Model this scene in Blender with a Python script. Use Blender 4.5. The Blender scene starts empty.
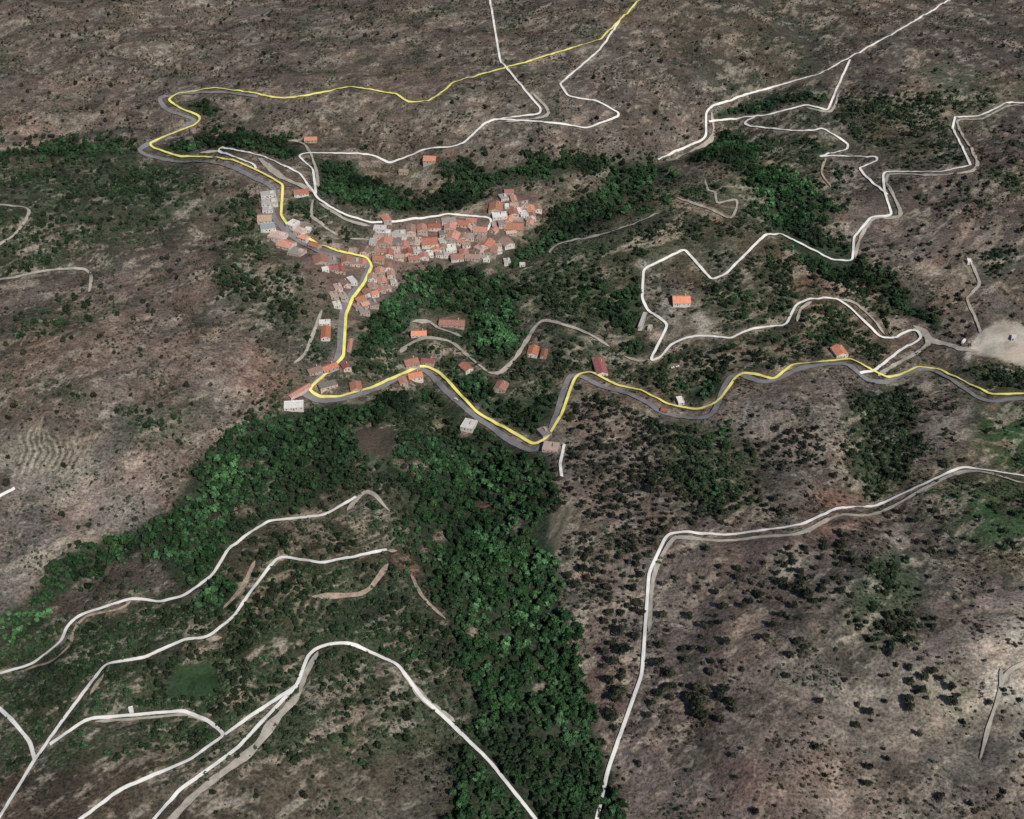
import bpy, math, random
import numpy as np

# ------------------------------------------------------------------ camera, sky, sun, exposure
random.seed(7)
rng = np.random.default_rng(7)
scene = bpy.context.scene
COL = scene.collection
W_PX, H_PX = 1024, 819
CAM_H = 820.0
HFOV = math.radians(42.0)
PITCH = math.radians(38.0)
FPX = W_PX / 2 / math.tan(HFOV / 2)

cam_data = bpy.data.cameras.new("camera")
cam_data.sensor_width = 36.0
cam_data.angle = HFOV
cam_data.clip_start = 5.0
cam_data.clip_end = 60000.0
cam = bpy.data.objects.new("camera", cam_data)
cam.location = (0, 0, CAM_H)
cam.rotation_euler = (math.pi / 2 - PITCH, 0, 0)
COL.objects.link(cam)
scene.camera = cam

SUN_EL = math.radians(44.0)
SUN_AZ = math.radians(148.0)          # clockwise from +Y: sun stands to the right of and behind the camera
world = bpy.data.worlds.new("World")
scene.world = world
world.use_nodes = True
nt = world.node_tree
bg = nt.nodes.get("Background") or nt.nodes.new("ShaderNodeBackground")
sky = nt.nodes.new("ShaderNodeTexSky")
sky.sky_type = 'NISHITA'
sky.sun_disc = False
sky.sun_elevation = SUN_EL
sky.sun_rotation = SUN_AZ
sky.altitude = 900
nt.links.new(sky.outputs[0], bg.inputs[0])
bg.inputs[1].default_value = 0.055

sun = bpy.data.lights.new("sun", 'SUN')
sun.energy = 3.9
sun.angle = math.radians(0.5)
sun.color = (1.0, 0.95, 0.88)
sun_ob = bpy.data.objects.new("sun", sun)
sun_ob.rotation_euler = (math.pi / 2 - SUN_EL, 0, math.pi - SUN_AZ)
COL.objects.link(sun_ob)

scene.view_settings.view_transform = 'Standard'
scene.view_settings.look = 'None'
scene.view_settings.gamma = 1.0
scene.view_settings.use_curve_mapping = False
scene.view_settings.exposure = 0.12
scene.render.engine = 'CYCLES'
scene.cycles.max_bounces = 4
scene.cycles.diffuse_bounces = 2

# ------------------------------------------------------------------ small helpers
def lin(c):
    c = np.asarray(c, float) / 255.0
    return np.where(c <= 0.04045, c / 12.92, ((c + 0.055) / 1.055) ** 2.4)

def tag(o, label=None, cat=None, group=None, kind=None):
    if label: o['label'] = label
    if cat: o['category'] = cat
    if group: o['group'] = group
    if kind: o['kind'] = kind
    return o

def empty(name, loc, rz=0.0):
    o = bpy.data.objects.new(name, None)
    o.empty_display_size = 1.0
    o.location = loc
    o.rotation_euler = (0, 0, rz)
    COL.objects.link(o)
    return o

def np_mesh(name, verts, faces, mat, parent=None, colors=None, smooth=False):
    """verts (n,3), faces (m,3) or (m,4) arrays -> one mesh object"""
    verts = np.ascontiguousarray(verts, np.float32)
    faces = np.ascontiguousarray(faces, np.int32)
    k = faces.shape[1]
    me = bpy.data.meshes.new(name)
    me.vertices.add(len(verts)); me.vertices.foreach_set("co", verts.ravel())
    me.loops.add(faces.size); me.loops.foreach_set("vertex_index", faces.ravel())
    me.polygons.add(len(faces))
    me.polygons.foreach_set("loop_start", np.arange(0, faces.size, k, dtype=np.int32))
    if smooth:
        me.polygons.foreach_set("use_smooth", np.ones(len(faces), bool))
    if colors is not None:
        at = me.color_attributes.new("cover", 'FLOAT_COLOR', 'POINT')
        rgba = np.ones((len(verts), 4), np.float32); rgba[:, :colors.shape[1]] = colors
        at.data.foreach_set("color", rgba.ravel())
    me.update(calc_edges=True)
    me.materials.append(mat)
    o = bpy.data.objects.new(name, me)
    COL.objects.link(o)
    if parent: o.parent = parent
    return o

def py_mesh(name, verts, faces, mat, parent=None):
    me = bpy.data.meshes.new(name)
    me.from_pydata([tuple(v) for v in verts], [], faces)
    me.update()
    me.materials.append(mat)
    o = bpy.data.objects.new(name, me)
    COL.objects.link(o)
    if parent: o.parent = parent
    return o

class MB:
    """collects boxes, prisms and tubes, links them as one mesh"""
    def __init__(s): s.v = []; s.f = []
    def add(s, v, f):
        n = len(s.v); s.v += [tuple(p) for p in v]; s.f += [tuple(i + n for i in q) for q in f]
    def box(s, x0, x1, y0, y1, z0, z1):
        v = [(x0,y0,z0),(x1,y0,z0),(x1,y1,z0),(x0,y1,z0),(x0,y0,z1),(x1,y0,z1),(x1,y1,z1),(x0,y1,z1)]
        s.add(v, [(3,2,1,0),(4,5,6,7),(0,1,5,4),(1,2,6,5),(2,3,7,6),(3,0,4,7)])
    def prism(s, prof, axis, a, b):
        """closed profile of 2d points swept along x or y from a to b"""
        n = len(prof); v = []
        for t in (a, b):
            for p, z in prof: v.append((t, p, z) if axis == 'x' else (p, t, z))
        f = [tuple(range(n)), tuple(range(2*n-1, n-1, -1))]
        for i in range(n):
            j = (i + 1) % n; f.append((i, i + n, j + n, j))
        s.add(v, f)
    def cyl(s, c, r, half, axis='x', n=12):
        v = []
        for t in (-half, half):
            for i in range(n):
                a = 2 * math.pi * i / n; p, q = r * math.cos(a), r * math.sin(a)
                v.append((c[0] + t, c[1] + p, c[2] + q) if axis == 'x' else (c[0] + p, c[1] + t, c[2] + q))
        f = [tuple(range(n)), tuple(range(2*n-1, n-1, -1))]
        for i in range(n):
            j = (i + 1) % n; f.append((i, i + n, j + n, j))
        s.add(v, f)
    def build(s, name, mat, parent=None):
        o = py_mesh(name, s.v, s.f, mat, parent)
        import bmesh
        bm = bmesh.new(); bm.from_mesh(o.data); bmesh.ops.recalc_face_normals(bm, faces=bm.faces); bm.to_mesh(o.data); bm.free()
        return o

# ------------------------------------------------------------------ procedural noise on arrays
def _hash(xi, yi, seed):
    h = (xi.astype(np.int64) * 374761393 + yi.astype(np.int64) * 668265263 + seed * 974711) & 0xffffffff
    h = ((h ^ (h >> 13)) * 1274126177) & 0xffffffff
    h = ((h ^ (h >> 16)) * 2246822519) & 0xffffffff
    return ((h ^ (h >> 15)) & 0xffffff) / float(0xffffff)

def vnoise(x, y, seed=0):
    xi = np.floor(x); yi = np.floor(y); fx = x - xi; fy = y - yi
    u = fx * fx * fx * (fx * (fx * 6 - 15) + 10); v = fy * fy * fy * (fy * (fy * 6 - 15) + 10)
    a = _hash(xi, yi, seed); b = _hash(xi + 1, yi, seed); c = _hash(xi, yi + 1, seed); d = _hash(xi + 1, yi + 1, seed)
    return (a + (b - a) * u) * (1 - v) + (c + (d - c) * u) * v - 0.5

def fbm(x, y, scale, octs=4, seed=0, gain=0.5):
    s = np.zeros_like(np.asarray(x, float)); amp = 1.0; x = np.asarray(x, float) / scale; y = np.asarray(y, float) / scale
    for i in range(octs):
        ca, sa = math.cos(i * 0.9), math.sin(i * 0.9)
        s += amp * vnoise(x * ca - y * sa, x * sa + y * ca, seed + i * 17); x = x * 2.03; y = y * 2.03; amp *= gain
    return s

# ------------------------------------------------------------------ picture coordinates <-> the place
CP, SP = math.cos(PITCH), math.sin(PITCH)
def ray(px, py):
    u = (np.asarray(px, float) - W_PX / 2) / FPX; v = (H_PX / 2 - np.asarray(py, float)) / FPX
    return u, CP + v * SP, -SP + v * CP          # direction x, y, z

def flat(px, py, z=0.0):
    dx, dy, dz = ray(px, py); t = (z - CAM_H) / dz
    return dx * t, dy * t

def project(x, y, z):
    zz = z - CAM_H
    depth = y * CP - zz * SP
    up = y * SP + zz * CP
    return W_PX / 2 + FPX * x / depth, H_PX / 2 - FPX * up / depth

# landform: valleys and ridges along lines, hills, then weathering
def line_w(pts):
    a = np.array(pts, float); x, y = flat(a[:, 0], a[:, 1]); return np.stack([x, y], 1)
LAND_LINES = [  # points, depth, sigma
    (line_w([(620, 860), (560, 740), (520, 620), (485, 520), (470, 440), (440, 330), (480, 280), (560, 235), (640, 175), (720, 140), (760, 90)]), -34, 62),
    (line_w([(-120, 690), (0, 635), (150, 535), (250, 450), (310, 405)]), -22, 42),
    (line_w([(735, 110), (790, 195), (860, 262), (925, 322)]), -9, 60),
    (line_w([(-60, 158), (60, 152), (150, 148), (260, 146), (330, 165), (440, 205)]), -16, 55),
    (line_w([(262, 215), (330, 250), (400, 248), (520, 212)]), 12, 55),
    (line_w([(130, 900), (230, 720), (330, 600), (390, 540)]), 16, 70),
    (line_w([(880, 385), (885, 480), (880, 600), (820, 760)]), -14, 50),
]
LAND_HILLS = [(90, 330, 55, 260), (700, 230, 26, 110), (800, 470, 16, 110), (960, 660, 40, 160), (980, 200, 30, 160), (420, 120, 30, 170),
              (700, 640, 18, 120), (640, 30, 60, 300), (60, 60, 50, 300), (600, 280, 12, 60)]
LAND_HILLS = [(float(flat(a, b)[0]), float(flat(a, b)[1]), c, d) for a, b, c, d in LAND_HILLS]

def seg_d2(x, y, P):
    best = np.full(x.shape, 1e18)
    for (ax, ay), (bx, by) in zip(P[:-1], P[1:]):
        dx, dy = bx - ax, by - ay; L = dx * dx + dy * dy
        t = np.clip(((x - ax) * dx + (y - ay) * dy) / L, 0, 1)
        best = np.minimum(best, (x - ax - t * dx) ** 2 + (y - ay - t * dy) ** 2)
    return best

def height_low(x, y):
    z = np.zeros(x.shape)
    wx = x + fbm(x, y, 160, 3, 3) * 60; wy = y + fbm(x, y, 160, 3, 4) * 60
    for P, dep, sg in LAND_LINES:
        z += dep * np.exp(-np.sqrt(seg_d2(wx, wy, P) + 60) / sg)
    for hx, hy, a, s in LAND_HILLS:
        z += a * np.exp(-((wx - hx) ** 2 + (wy - hy) ** 2) / (2 * s * s))
    return z

def height(x, y):
    x = np.asarray(x, float); y = np.asarray(y, float)
    z = height_low(x, y)
    z += fbm(x, y, 150, 4, 11) * 21
    r = np.abs(fbm(x * 0.8 + y * 0.35, y * 0.5 - x * 0.2, 52, 3, 21, .42)); z -= 8.0 * (0.28 - r)
    z += fbm(x, y, 9, 3, 31, 0.55) * 1.1
    return z

def place(px, py):
    """ground point seen at a picture position"""
    px = np.atleast_1d(np.asarray(px, float)); py = np.atleast_1d(np.asarray(py, float))
    hi = np.full(px.shape, 130.0); lo = np.full(px.shape, -130.0); done = np.zeros(px.shape, bool)
    for zt in np.arange(122.0, -130.0, -8.0):                    # first meeting of the sight line with the ground
        x, y = flat(px, py, zt); under = (height(x, y) >= zt) & ~done
        lo[under] = zt; hi[under] = zt + 8.0; done |= under
    for _ in range(9):
        mid = 0.5 * (lo + hi); x, y = flat(px, py, mid); u = height(x, y) >= mid
        lo = np.where(u, mid, lo); hi = np.where(u, hi, mid)
    x, y = flat(px, py, 0.5 * (lo + hi))
    return x, y, height(x, y)

# ------------------------------------------------------------------ land cover survey (masks)
MG = 230
CW, CH = W_PX + 2 * MG, H_PX + 2 * MG
def blank(v=0.0): return np.full((CH, CW), v, np.float32)

def blur(a, r):
    if r < 0.6: return a
    r = int(round(r))
    for _ in range(3):
        for ax in (0, 1):
            n = a.shape[ax]
            p = np.concatenate([np.repeat(np.take(a, [0], ax), r + 1, ax), a, np.repeat(np.take(a, [n - 1], ax), r, ax)], ax)
            c = np.cumsum(p, ax, dtype=np.float64)
            a = ((np.take(c, np.arange(2 * r + 1, 2 * r + 1 + n), ax) - np.take(c, np.arange(0, n), ax)) / (2 * r + 1)).astype(np.float32)
    return a

def poly(c, pts, val=1.0):
    P = np.array(pts, float) + MG
    x0, x1 = int(max(0, P[:, 0].min())), int(min(CW, P[:, 0].max() + 2)); y0, y1 = int(max(0, P[:, 1].min())), int(min(CH, P[:, 1].max() + 2))
    if x1 <= x0 or y1 <= y0: return c
    X, Y = np.meshgrid(np.arange(x0, x1) + 0.5, np.arange(y0, y1) + 0.5)
    ins = np.zeros(X.shape, bool); n = len(P)
    for i in range(n):
        (ax, ay), (bx, by) = P[i], P[(i + 1) % n]
        if ay == by: continue
        cr = ((ay > Y) != (by > Y)) & (X < (bx - ax) * (Y - ay) / (by - ay) + ax)
        ins ^= cr
    c[y0:y1, x0:x1][ins] = val
    return c

def stroke(c, pts, w, val=1.0, soft=0.7):
    P = np.array(pts, float) + MG
    for (ax, ay), (bx, by) in zip(P[:-1], P[1:]):
        x0, x1 = int(max(0, min(ax, bx) - w - 3)), int(min(CW, max(ax, bx) + w + 4)); y0, y1 = int(max(0, min(ay, by) - w - 3)), int(min(CH, max(ay, by) + w + 4))
        if x1 <= x0 or y1 <= y0: continue
        X, Y = np.meshgrid(np.arange(x0, x1) + 0.5, np.arange(y0, y1) + 0.5)
        dx, dy = bx - ax, by - ay; L = max(dx * dx + dy * dy, 1e-6)
        t = np.clip(((X - ax) * dx + (Y - ay) * dy) / L, 0, 1)
        d = np.hypot(X - ax - t * dx, Y - ay - t * dy)
        a = np.clip((w / 2 - d) / soft + 0.5, 0, 1) * val
        c[y0:y1, x0:x1] = np.maximum(c[y0:y1, x0:x1], a)
    return c

def look(c, px, py):
    x = np.clip(px + MG - 0.5, 0, CW - 1.001); y = np.clip(py + MG - 0.5, 0, CH - 1.001)
    xi = x.astype(int); yi = y.astype(int); fx = x - xi; fy = y - yi
    return (c[yi, xi] * (1 - fx) + c[yi, xi + 1] * fx) * (1 - fy) + (c[yi + 1, xi] * (1 - fx) + c[yi + 1, xi + 1] * fx) * fy

WOODS = [
 [(-90,152),(0,149),(50,145),(100,143),(140,148),(135,158),(90,160),(40,158),(0,161),(-90,166)],
 [(178,104),(200,100),(222,106),(222,115),(205,117),(190,112)],
 [(157,147),(180,142),(210,139),(240,137),(262,138),(275,134),(300,143),(310,150),(298,158),(275,157),(262,150),(230,152),(205,149),(185,155),(172,153)],
 [(310,155),(352,165),(370,180),(396,193),(420,203),(455,200),(478,180),(510,165),(545,160),(585,156),(617,161),(617,168),(585,172),(560,178),(530,183),(505,186),(488,190),(470,208),(440,213),(400,214),(365,208),(335,198),(320,185),(312,168)],
 [(617,161),(665,165),(668,172),(648,186),(625,204),(602,222),(575,236),(548,248),(528,262),(508,268),(500,263),(514,252),(538,238),(550,226),(555,215),(575,200),(600,188),(612,175)],
 [(683,157),(715,138),(735,133),(748,150),(760,165),(790,172),(808,190),(828,205),(836,215),(812,220),(805,235),(825,238),(852,252),(880,270),(905,286),(920,306),(945,325),(942,332),(915,320),(890,304),(860,290),(838,281),(815,268),(795,250),(775,232),(762,205),(748,190),(738,170),(715,160),(695,162)],
 [(713,112),(725,108),(760,103),(760,112),(735,117),(715,121)],
 [(760,95),(828,96),(826,103),(800,103),(770,109)],
 [(378,312),(390,295),(410,280),(440,268),(480,262),(510,275),(520,290),(516,315),(524,345),(515,356),(505,366),(488,370),(474,352),(464,338),(466,325),(462,316),(430,316),(408,324),(402,338),(390,346),(372,356),(357,360),(359,340),(364,325)],
 [(452,398),(480,425),(520,446),(548,458),(552,490),(547,535),(558,585),(568,640),(590,720),(610,770),(640,860),(440,860),(462,735),(472,700),(462,655),(448,620),(430,590),(412,560),(420,535),(405,510),(395,485),(385,470),(390,455),(410,440),(440,430),(440,410)],
 [(285,412),(262,418),(235,435),(205,455),(190,475),(178,500),(165,515),(130,530),(90,545),(66,553),(38,590),(0,615),(-90,650),(-90,690),(0,652),(38,628),(50,606),(78,583),(115,564),(150,548),(163,565),(175,582),(190,592),(215,572),(230,550),(262,524),(290,513),(330,498),(346,485),(358,465),(352,440),(346,425),(395,420),(440,400),(440,392),(380,400),(330,402)],
 [(445,385),(470,378),(510,395),(545,400),(555,380),(560,395),(548,425),(534,438),(510,425),(480,408)],
 [(205,585),(235,580),(240,600),(225,612),(200,612),(192,602)],
 [(620,345),(640,335),(645,352),(650,356),(625,354)],
 [(640,285),(620,295),(600,280),(575,285),(590,310),(620,330),(640,330)],
 [(700,385),(735,375),(725,390),(715,400),(700,405),(680,395)],
 [(430,160),(470,158),(478,178),(455,198),(440,198),(455,180)],
]
THIN = [
 ([(335,455),(405,455),(418,515),(385,530),(325,505)], .75), ([(395,400),(450,395),(470,430),(420,440),(395,430)], .8),
 ([(0,160),(140,160),(210,168),(220,185),(190,205),(130,235),(60,262),(0,270),(-80,260),(-80,165)], .40), ([(0,235),(50,240),(45,270),(0,280)], .5),
 ([(640,410),(700,425),(745,440),(750,510),(710,510),(660,470)], .45), ([(850,395),(910,390),(910,470),(880,510),(845,480)], .6),
 ([(640,180),(700,185),(760,215),(770,270),(720,285),(690,245),(640,262),(590,245)], .2), ([(700,270),(790,275),(800,330),(740,330),(700,310)], .34),
 ([(975,398),(1090,400),(1090,465),(990,462)], .05), ([(950,482),(1090,492),(1090,555),(960,545)], .08),
 ([(850,122),(885,118),(908,122),(920,138),(940,155),(962,164),(940,169),(905,166),(890,168),(885,155),(860,145)], .52),
 ([(400,335),(470,330),(485,375),(470,400),(440,372),(420,362),(385,378),(345,382),(350,368),(390,352)], .85),
 ([(0,668),(35,668),(80,625),(185,605),(205,625),(150,652),(105,660),(62,715),(0,705)], .72),
 ([(95,700),(110,670),(180,648),(160,700)], .6), ([(225,660),(300,600),(330,605),(310,640),(290,680),(240,705)], .55),
 ([(320,605),(390,590),(440,650),(440,690),(400,660),(340,638)], .75),
 ([(765,330),(800,345),(790,360),(765,370),(745,372),(735,350),(750,335)], .6), ([(810,320),(840,305),(875,345),(850,345),(815,350)], .6),
 ([(560,250),(640,270),(640,335),(600,335),(530,320),(525,280)], .42),
 ([(380,335),(440,335),(480,370),(520,385),(545,400),(530,435),(500,420),(470,400),(430,355),(400,365),(350,380),(325,395),(330,375),(360,360)], .60),
 ([(505,360),(560,330),(600,345),(640,370),(600,380),(575,370),(560,390),(520,400),(500,380)], .48),
 ([(0,160),(140,160),(210,168),(220,185),(180,205),(100,250),(40,262),(0,270),(-80,260),(-80,165)], .26),
 ([(225,200),(262,196),(264,262),(310,285),(300,330),(250,320),(215,275)], .30),
 ([(700,130),(835,130),(850,150),(830,230),(905,290),(900,340),(800,330),(760,300),(700,270),(740,240)], .28),
 ([(840,95),(1000,96),(985,112),(955,116),(968,166),(890,172),(870,150)], .26),
 ([(0,625),(130,600),(240,575),(280,560),(390,555),(450,640),(470,760),(300,760),(90,760),(-60,800),(-60,690)], .36),
 ([(160,560),(250,540),(330,505),(400,510),(420,560),(390,555),(285,560),(240,590)], .40),
 ([(335,405),(450,400),(470,430),(400,470),(420,540),(380,540),(350,480),(350,430)], .42),
 ([(555,400),(600,385),(640,400),(600,420)], .2),
 ([(640,180),(755,175),(760,260),(640,262),(560,255)], .2),
 # open woodland: shrubs and trees with ground showing
 ([(860,395),(895,390),(905,430),(890,470),(870,500),(850,480),(855,430)], .55),
 ([(930,375),(960,378),(1024,392),(1090,395),(1090,372),(1024,372),(990,364),(970,366),(945,368)], .75),
 ([(640,415),(690,424),(740,440),(745,500),(715,505),(690,470),(665,455),(650,440)], .40),
 ([(520,265),(560,255),(600,262),(640,280),(640,330),(600,330),(560,318),(525,325)], .45),
 ([(560,325),(610,340),(640,365),(660,360),(690,345),(735,342),(790,330),(800,345),(780,372),(735,368),(700,400),(660,398),(600,382),(560,350)], .42),
 ([(620,200),(700,205),(740,235),(720,270),(690,245),(640,262),(590,240)], .24),
 ([(770,300),(800,300),(800,320),(760,325)], .40), ([(810,300),(835,302),(870,335),(900,345),(870,365),(840,350),(800,360),(770,370),(810,330)], .40),
 ([(0,640),(110,605),(185,600),(210,615),(205,632),(150,655),(105,662),(60,715),(0,715),(-80,690)], .55),
 ([(110,668),(180,645),(240,640),(300,650),(300,690),(240,715),(190,705),(90,715),(75,720)], .50),
 ([(235,620),(290,560),(390,555),(440,620),(460,660),(430,690),(390,655),(350,640),(310,645),(290,680),(250,690),(225,650)], .60),
 ([(300,640),(355,655),(400,700),(430,760),(300,760),(280,722),(305,690)], .35),
 ([(340,300),(325,300),(305,345),(300,365),(315,362),(338,345),(340,320)], .45),
 ([(262,395),(290,385),(300,375),(310,370),(300,410),(270,418)], .4),
 ([(400,385),(440,385),(470,430),(440,440),(400,440),(380,450),(395,405)], .55),
 ([(330,500),(380,470),(410,520),(390,545),(320,555),(285,545)], .5),
 ([(0,160),(140,160),(210,168),(230,180),(180,200),(150,205),(90,240),(50,250),(0,260),(-80,250),(-80,165)], .20),
 ([(0,165),(60,165),(50,200),(0,205)], .22), ([(130,165),(200,168),(195,205),(150,210),(115,195)], .28),
 ([(225,215),(260,200),(262,260),(300,275),(270,300),(235,300),(215,270)], .30),
 ([(20,300),(85,300),(90,330),(20,345),(0,330)], .15), ([(120,405),(160,410),(200,420),(170,440),(130,435)], .2),
 ([(50,385),(90,385),(85,405),(55,405)], .4),
 ([(830,97),(950,97),(985,106),(955,116),(920,118),(850,120)], .30), ([(985,170),(1090,172),(1090,200),(1000,192)], .35),
 ([(985,180),(930,172),(905,180),(930,215),(990,230)], .10),
 ([(870,560),(905,555),(930,590),(915,640),(880,650),(850,620)], .30),
 ([(975,256),(1010,253),(1022,268),(985,275)], .35),
 ([(740,130),(815,135),(840,150),(815,165),(765,158)], .25),
 ([(545,185),(600,180),(560,215),(540,205)], .15),
 ([(310,185),(330,200),(370,225),(372,240),(340,246),(300,230),(285,215),(285,195)], .55),
]
EVER = [  # dark evergreen trees dotted over open slopes
 ([(560,420),(600,390),(650,412),(690,430),(690,480),(720,515),(750,525),(680,526),(655,560),(640,620),(600,640),(578,600),(562,560),(552,500)], .85),
 ([(745,430),(860,430),(850,500),(800,515),(750,505)], .42),
 ([(770,535),(850,540),(860,600),(840,620),(800,610),(775,580)], .34),
 ([(860,400),(940,385),(965,430),(940,460),(890,470)], .20),
 ([(660,545),(770,545),(780,600),(700,610),(655,600)], .16),
 ([(640,610),(1090,560),(1090,860),(560,860)], .035),
 ([(570,620),(640,620),(630,722),(600,800),(590,720)], .10),
 ([(840,95),(1090,95),(1090,300),(900,280),(860,220),(900,170)], .09),
 ([(500,97),(700,97),(690,150),(560,150),(500,140)], .09),
 ([(645,275),(690,285),(670,320),(655,310)], .35),
 ([(900,300),(1000,290),(960,345),(925,330)], .14),
 ([(905,485),(1000,500),(1010,560),(930,570),(900,530)], .10),
 ([(0,97),(500,97),(500,140),(0,140)], .03), ([(0,180),(300,180),(260,400),(150,520),(0,600)], .02),
 ([(90,560),(150,552),(185,590),(130,595),(80,610)], .14),
]
VILLAGE = [(262,192),(275,188),(282,215),(300,230),(330,246),(368,244),(374,224),(392,222),(440,218),(490,215),(498,195),(520,188),(540,205),(536,220),(515,240),(502,254),(480,260),(440,262),(404,268),(392,290),(378,310),(357,318),(348,325),(336,318),(330,290),(312,272),(270,240),(258,215)]

# roads: asphalt, gravel, and the pale and yellow map overlay strips
YELLOW = [(177,94),(168,100),(179,108),(199,116),(200.5,120),(195,125),(167,136),(149,144),(154,148.5),(179,156.7),(217,157.5),(237,162),(260,172),(283,185),(281,215.6),(288.5,227),(319,245),(337,251),(368,258),(372,267),(365,282),(352,300),(346,315),(343.6,357.7),(309,389.7),(314,394.5),(322,397.5),(340,397),(370.5,388.5),(419,366.7),(427,366.7),(440,373),(477,413),(508,430),(534.6,445.4),(547,438.5),(561.5,415),(574,379.5),(579.5,374),(591,372),(618,386),(640,390),(669,405),(697,410),(713,405),(723,396),(736,377),(743.6,373),(760,375.6),(774,380),(792,365),(851,359),(886,377.7),(897,376),(918,367),(938,369),(992,395),(1024,394),(1150,392)]
YELLOW = [(700,-60),(640,0),(600,40),(520,64),(455,82),(440,94),(429.5,101),(408,103),(396,94),(350,87),(311,95),(296,98),(273,98),(258,94),(215,88)] + YELLOW
ASPHALT = [(258,97),(215,92),(176,95),(160,99),(169,110.5),(190,118),(192,123),(165,137),(140,150),(154,157),(179.5,162),(205,162),(231,167),(258,180),(273,189),(272,210),(278,223),(296,239),(319,251.5),(352,259),(368,262),(368,270),(360,284),(348,300),(342,315),(339,351),(332,366),(306,391),(308,396),(321,400),(342,399),(372,390.5),(414,371),(428,373),(445,390),(473,415),(488.5,425.6),(515,443.6),(533,451),(545,441),(556,415),(563,392),(571,376),(585,378),(602.6,387),(628,393.6),(646,402.6),(664,413),(690,418),(710,415),(718,402.6),(725.6,384),(738,374),(762,382),(782,377),(802.5,368),(841,364),(854,369),(866.6,379.5),(884.5,382),(907.6,373),(928,369.7),(948.6,378),(984.5,400),(1024,398.7),(1150,396)]
WHITE = [
 [(256,169),(255,166),(252.6,164),(218,151),(220.5,147.7),(250,153),(265,157),(299,173),(311.5,189),(318,199),(340,213),(370.5,223),(391,222),(427,218),(450,214),(468,216),(488,217.5),(492,221),(487,231)],
 [(316,194),(315,185),(313,169.5),(299,157),(301,154.5),(309,153),(365,154),(376,156.5),(390,163.6),(427,149),(452.6,147),(465,142.6),(483,124.6),(496,119.5),(540,114),(541,109),(528,94),(500,60),(490,0)],
 [(498,119.5),(528,121),(561.5,124),(587,128.5),(618,117),(619,113),(597.4,101.5),(568,96.4),(560,84),(600,50),(620,20)],
 [(658,160),(679.5,150),(702.6,140),(706,136),(706,113),(711.5,106.7),(749,94),(820,74),(900,30),(1000,-30)],
 [(709,122),(756,116),(764,116),(806,105),(828,110.5),(834.5,94),(850,60)],
 [(756,116),(743.6,123),(750,126.7),(764,127.7),(792,131),(813,131),(822,128),(848.6,144),(847,149.5),(819,157),(830.6,156),(877,157),(877,161),(859,168),(865,176),(887,195)],
 [(1150,92),(1024,103),(1007.6,103),(979,116.4),(955,117),(952.5,128.5),(971,165.6),(941,172),(884.5,172),(883,176),(884.5,192.5),(892,215.6),(871.7,217),(854,237),(852.5,260.5),(833,260.5),(780.7,233.6),(764,236),(725.6,274.6),(711.5,280),(684.6,249.5),(643.6,269.5),(642,298.7),(647,309.6),(668,324.7),(651,359),(652,361),(661,357.5),(670.6,345),(685.6,337.7),(703,336),(731.4,338.6),(751,329),(786,325),(796,305),(812,298.5),(836,298.5),(848.6,306.4),(880.7,337.7),(892,338.5),(910,330),(918,331),(921.7,338.5),(897,352.6),(875.5,370.5),(860,373.6)],
 [(1150,492),(1024,476),(961.4,467),(875.5,506.4),(836,508.5),(801.6,525),(764,530.7),(723,535.5),(680,532),(666.5,535.5),(649,573),(645,631),(642,674),(625,722),(608,770),(590,850)],
 [(-120,700),(0,674),(32,664.5),(62,641.6),(66,628),(78,616),(131.6,598.6),(161,602),(185,596),(213.5,574.5),(228,550),(250,533),(269,521),(322.5,516),(334.6,510),(356,497)],
 [(-20,850),(35,760),(62,722),(105,664.5),(145,657.7),(185,639.5),(207,638),(233.7,617.4),(250,593),(275.5,559.7),(285,557),(321,563.7),(387,550)],
 [(50,745),(83,722),(91,719),(185,711),(209.5,722),(225,735),(190,760),(120,790),(40,850)],
 [(225,735),(250,717),(297,686),(308,656),(317,648),(336,643.5),(352,644),(398,665),(422,698),(449,722),(490,762),(560,850)],
 [(297,686),(262,722),(236,750),(180,790),(110,870)],
 [(-100,650),(-20,695),(0,709),(13.4,722),(30,742),(35,760)],
 [(-60,530),(0,496.5),(15,488.5)],
 [(564.4,444.7),(560,464),(561.7,477)],
]
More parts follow.
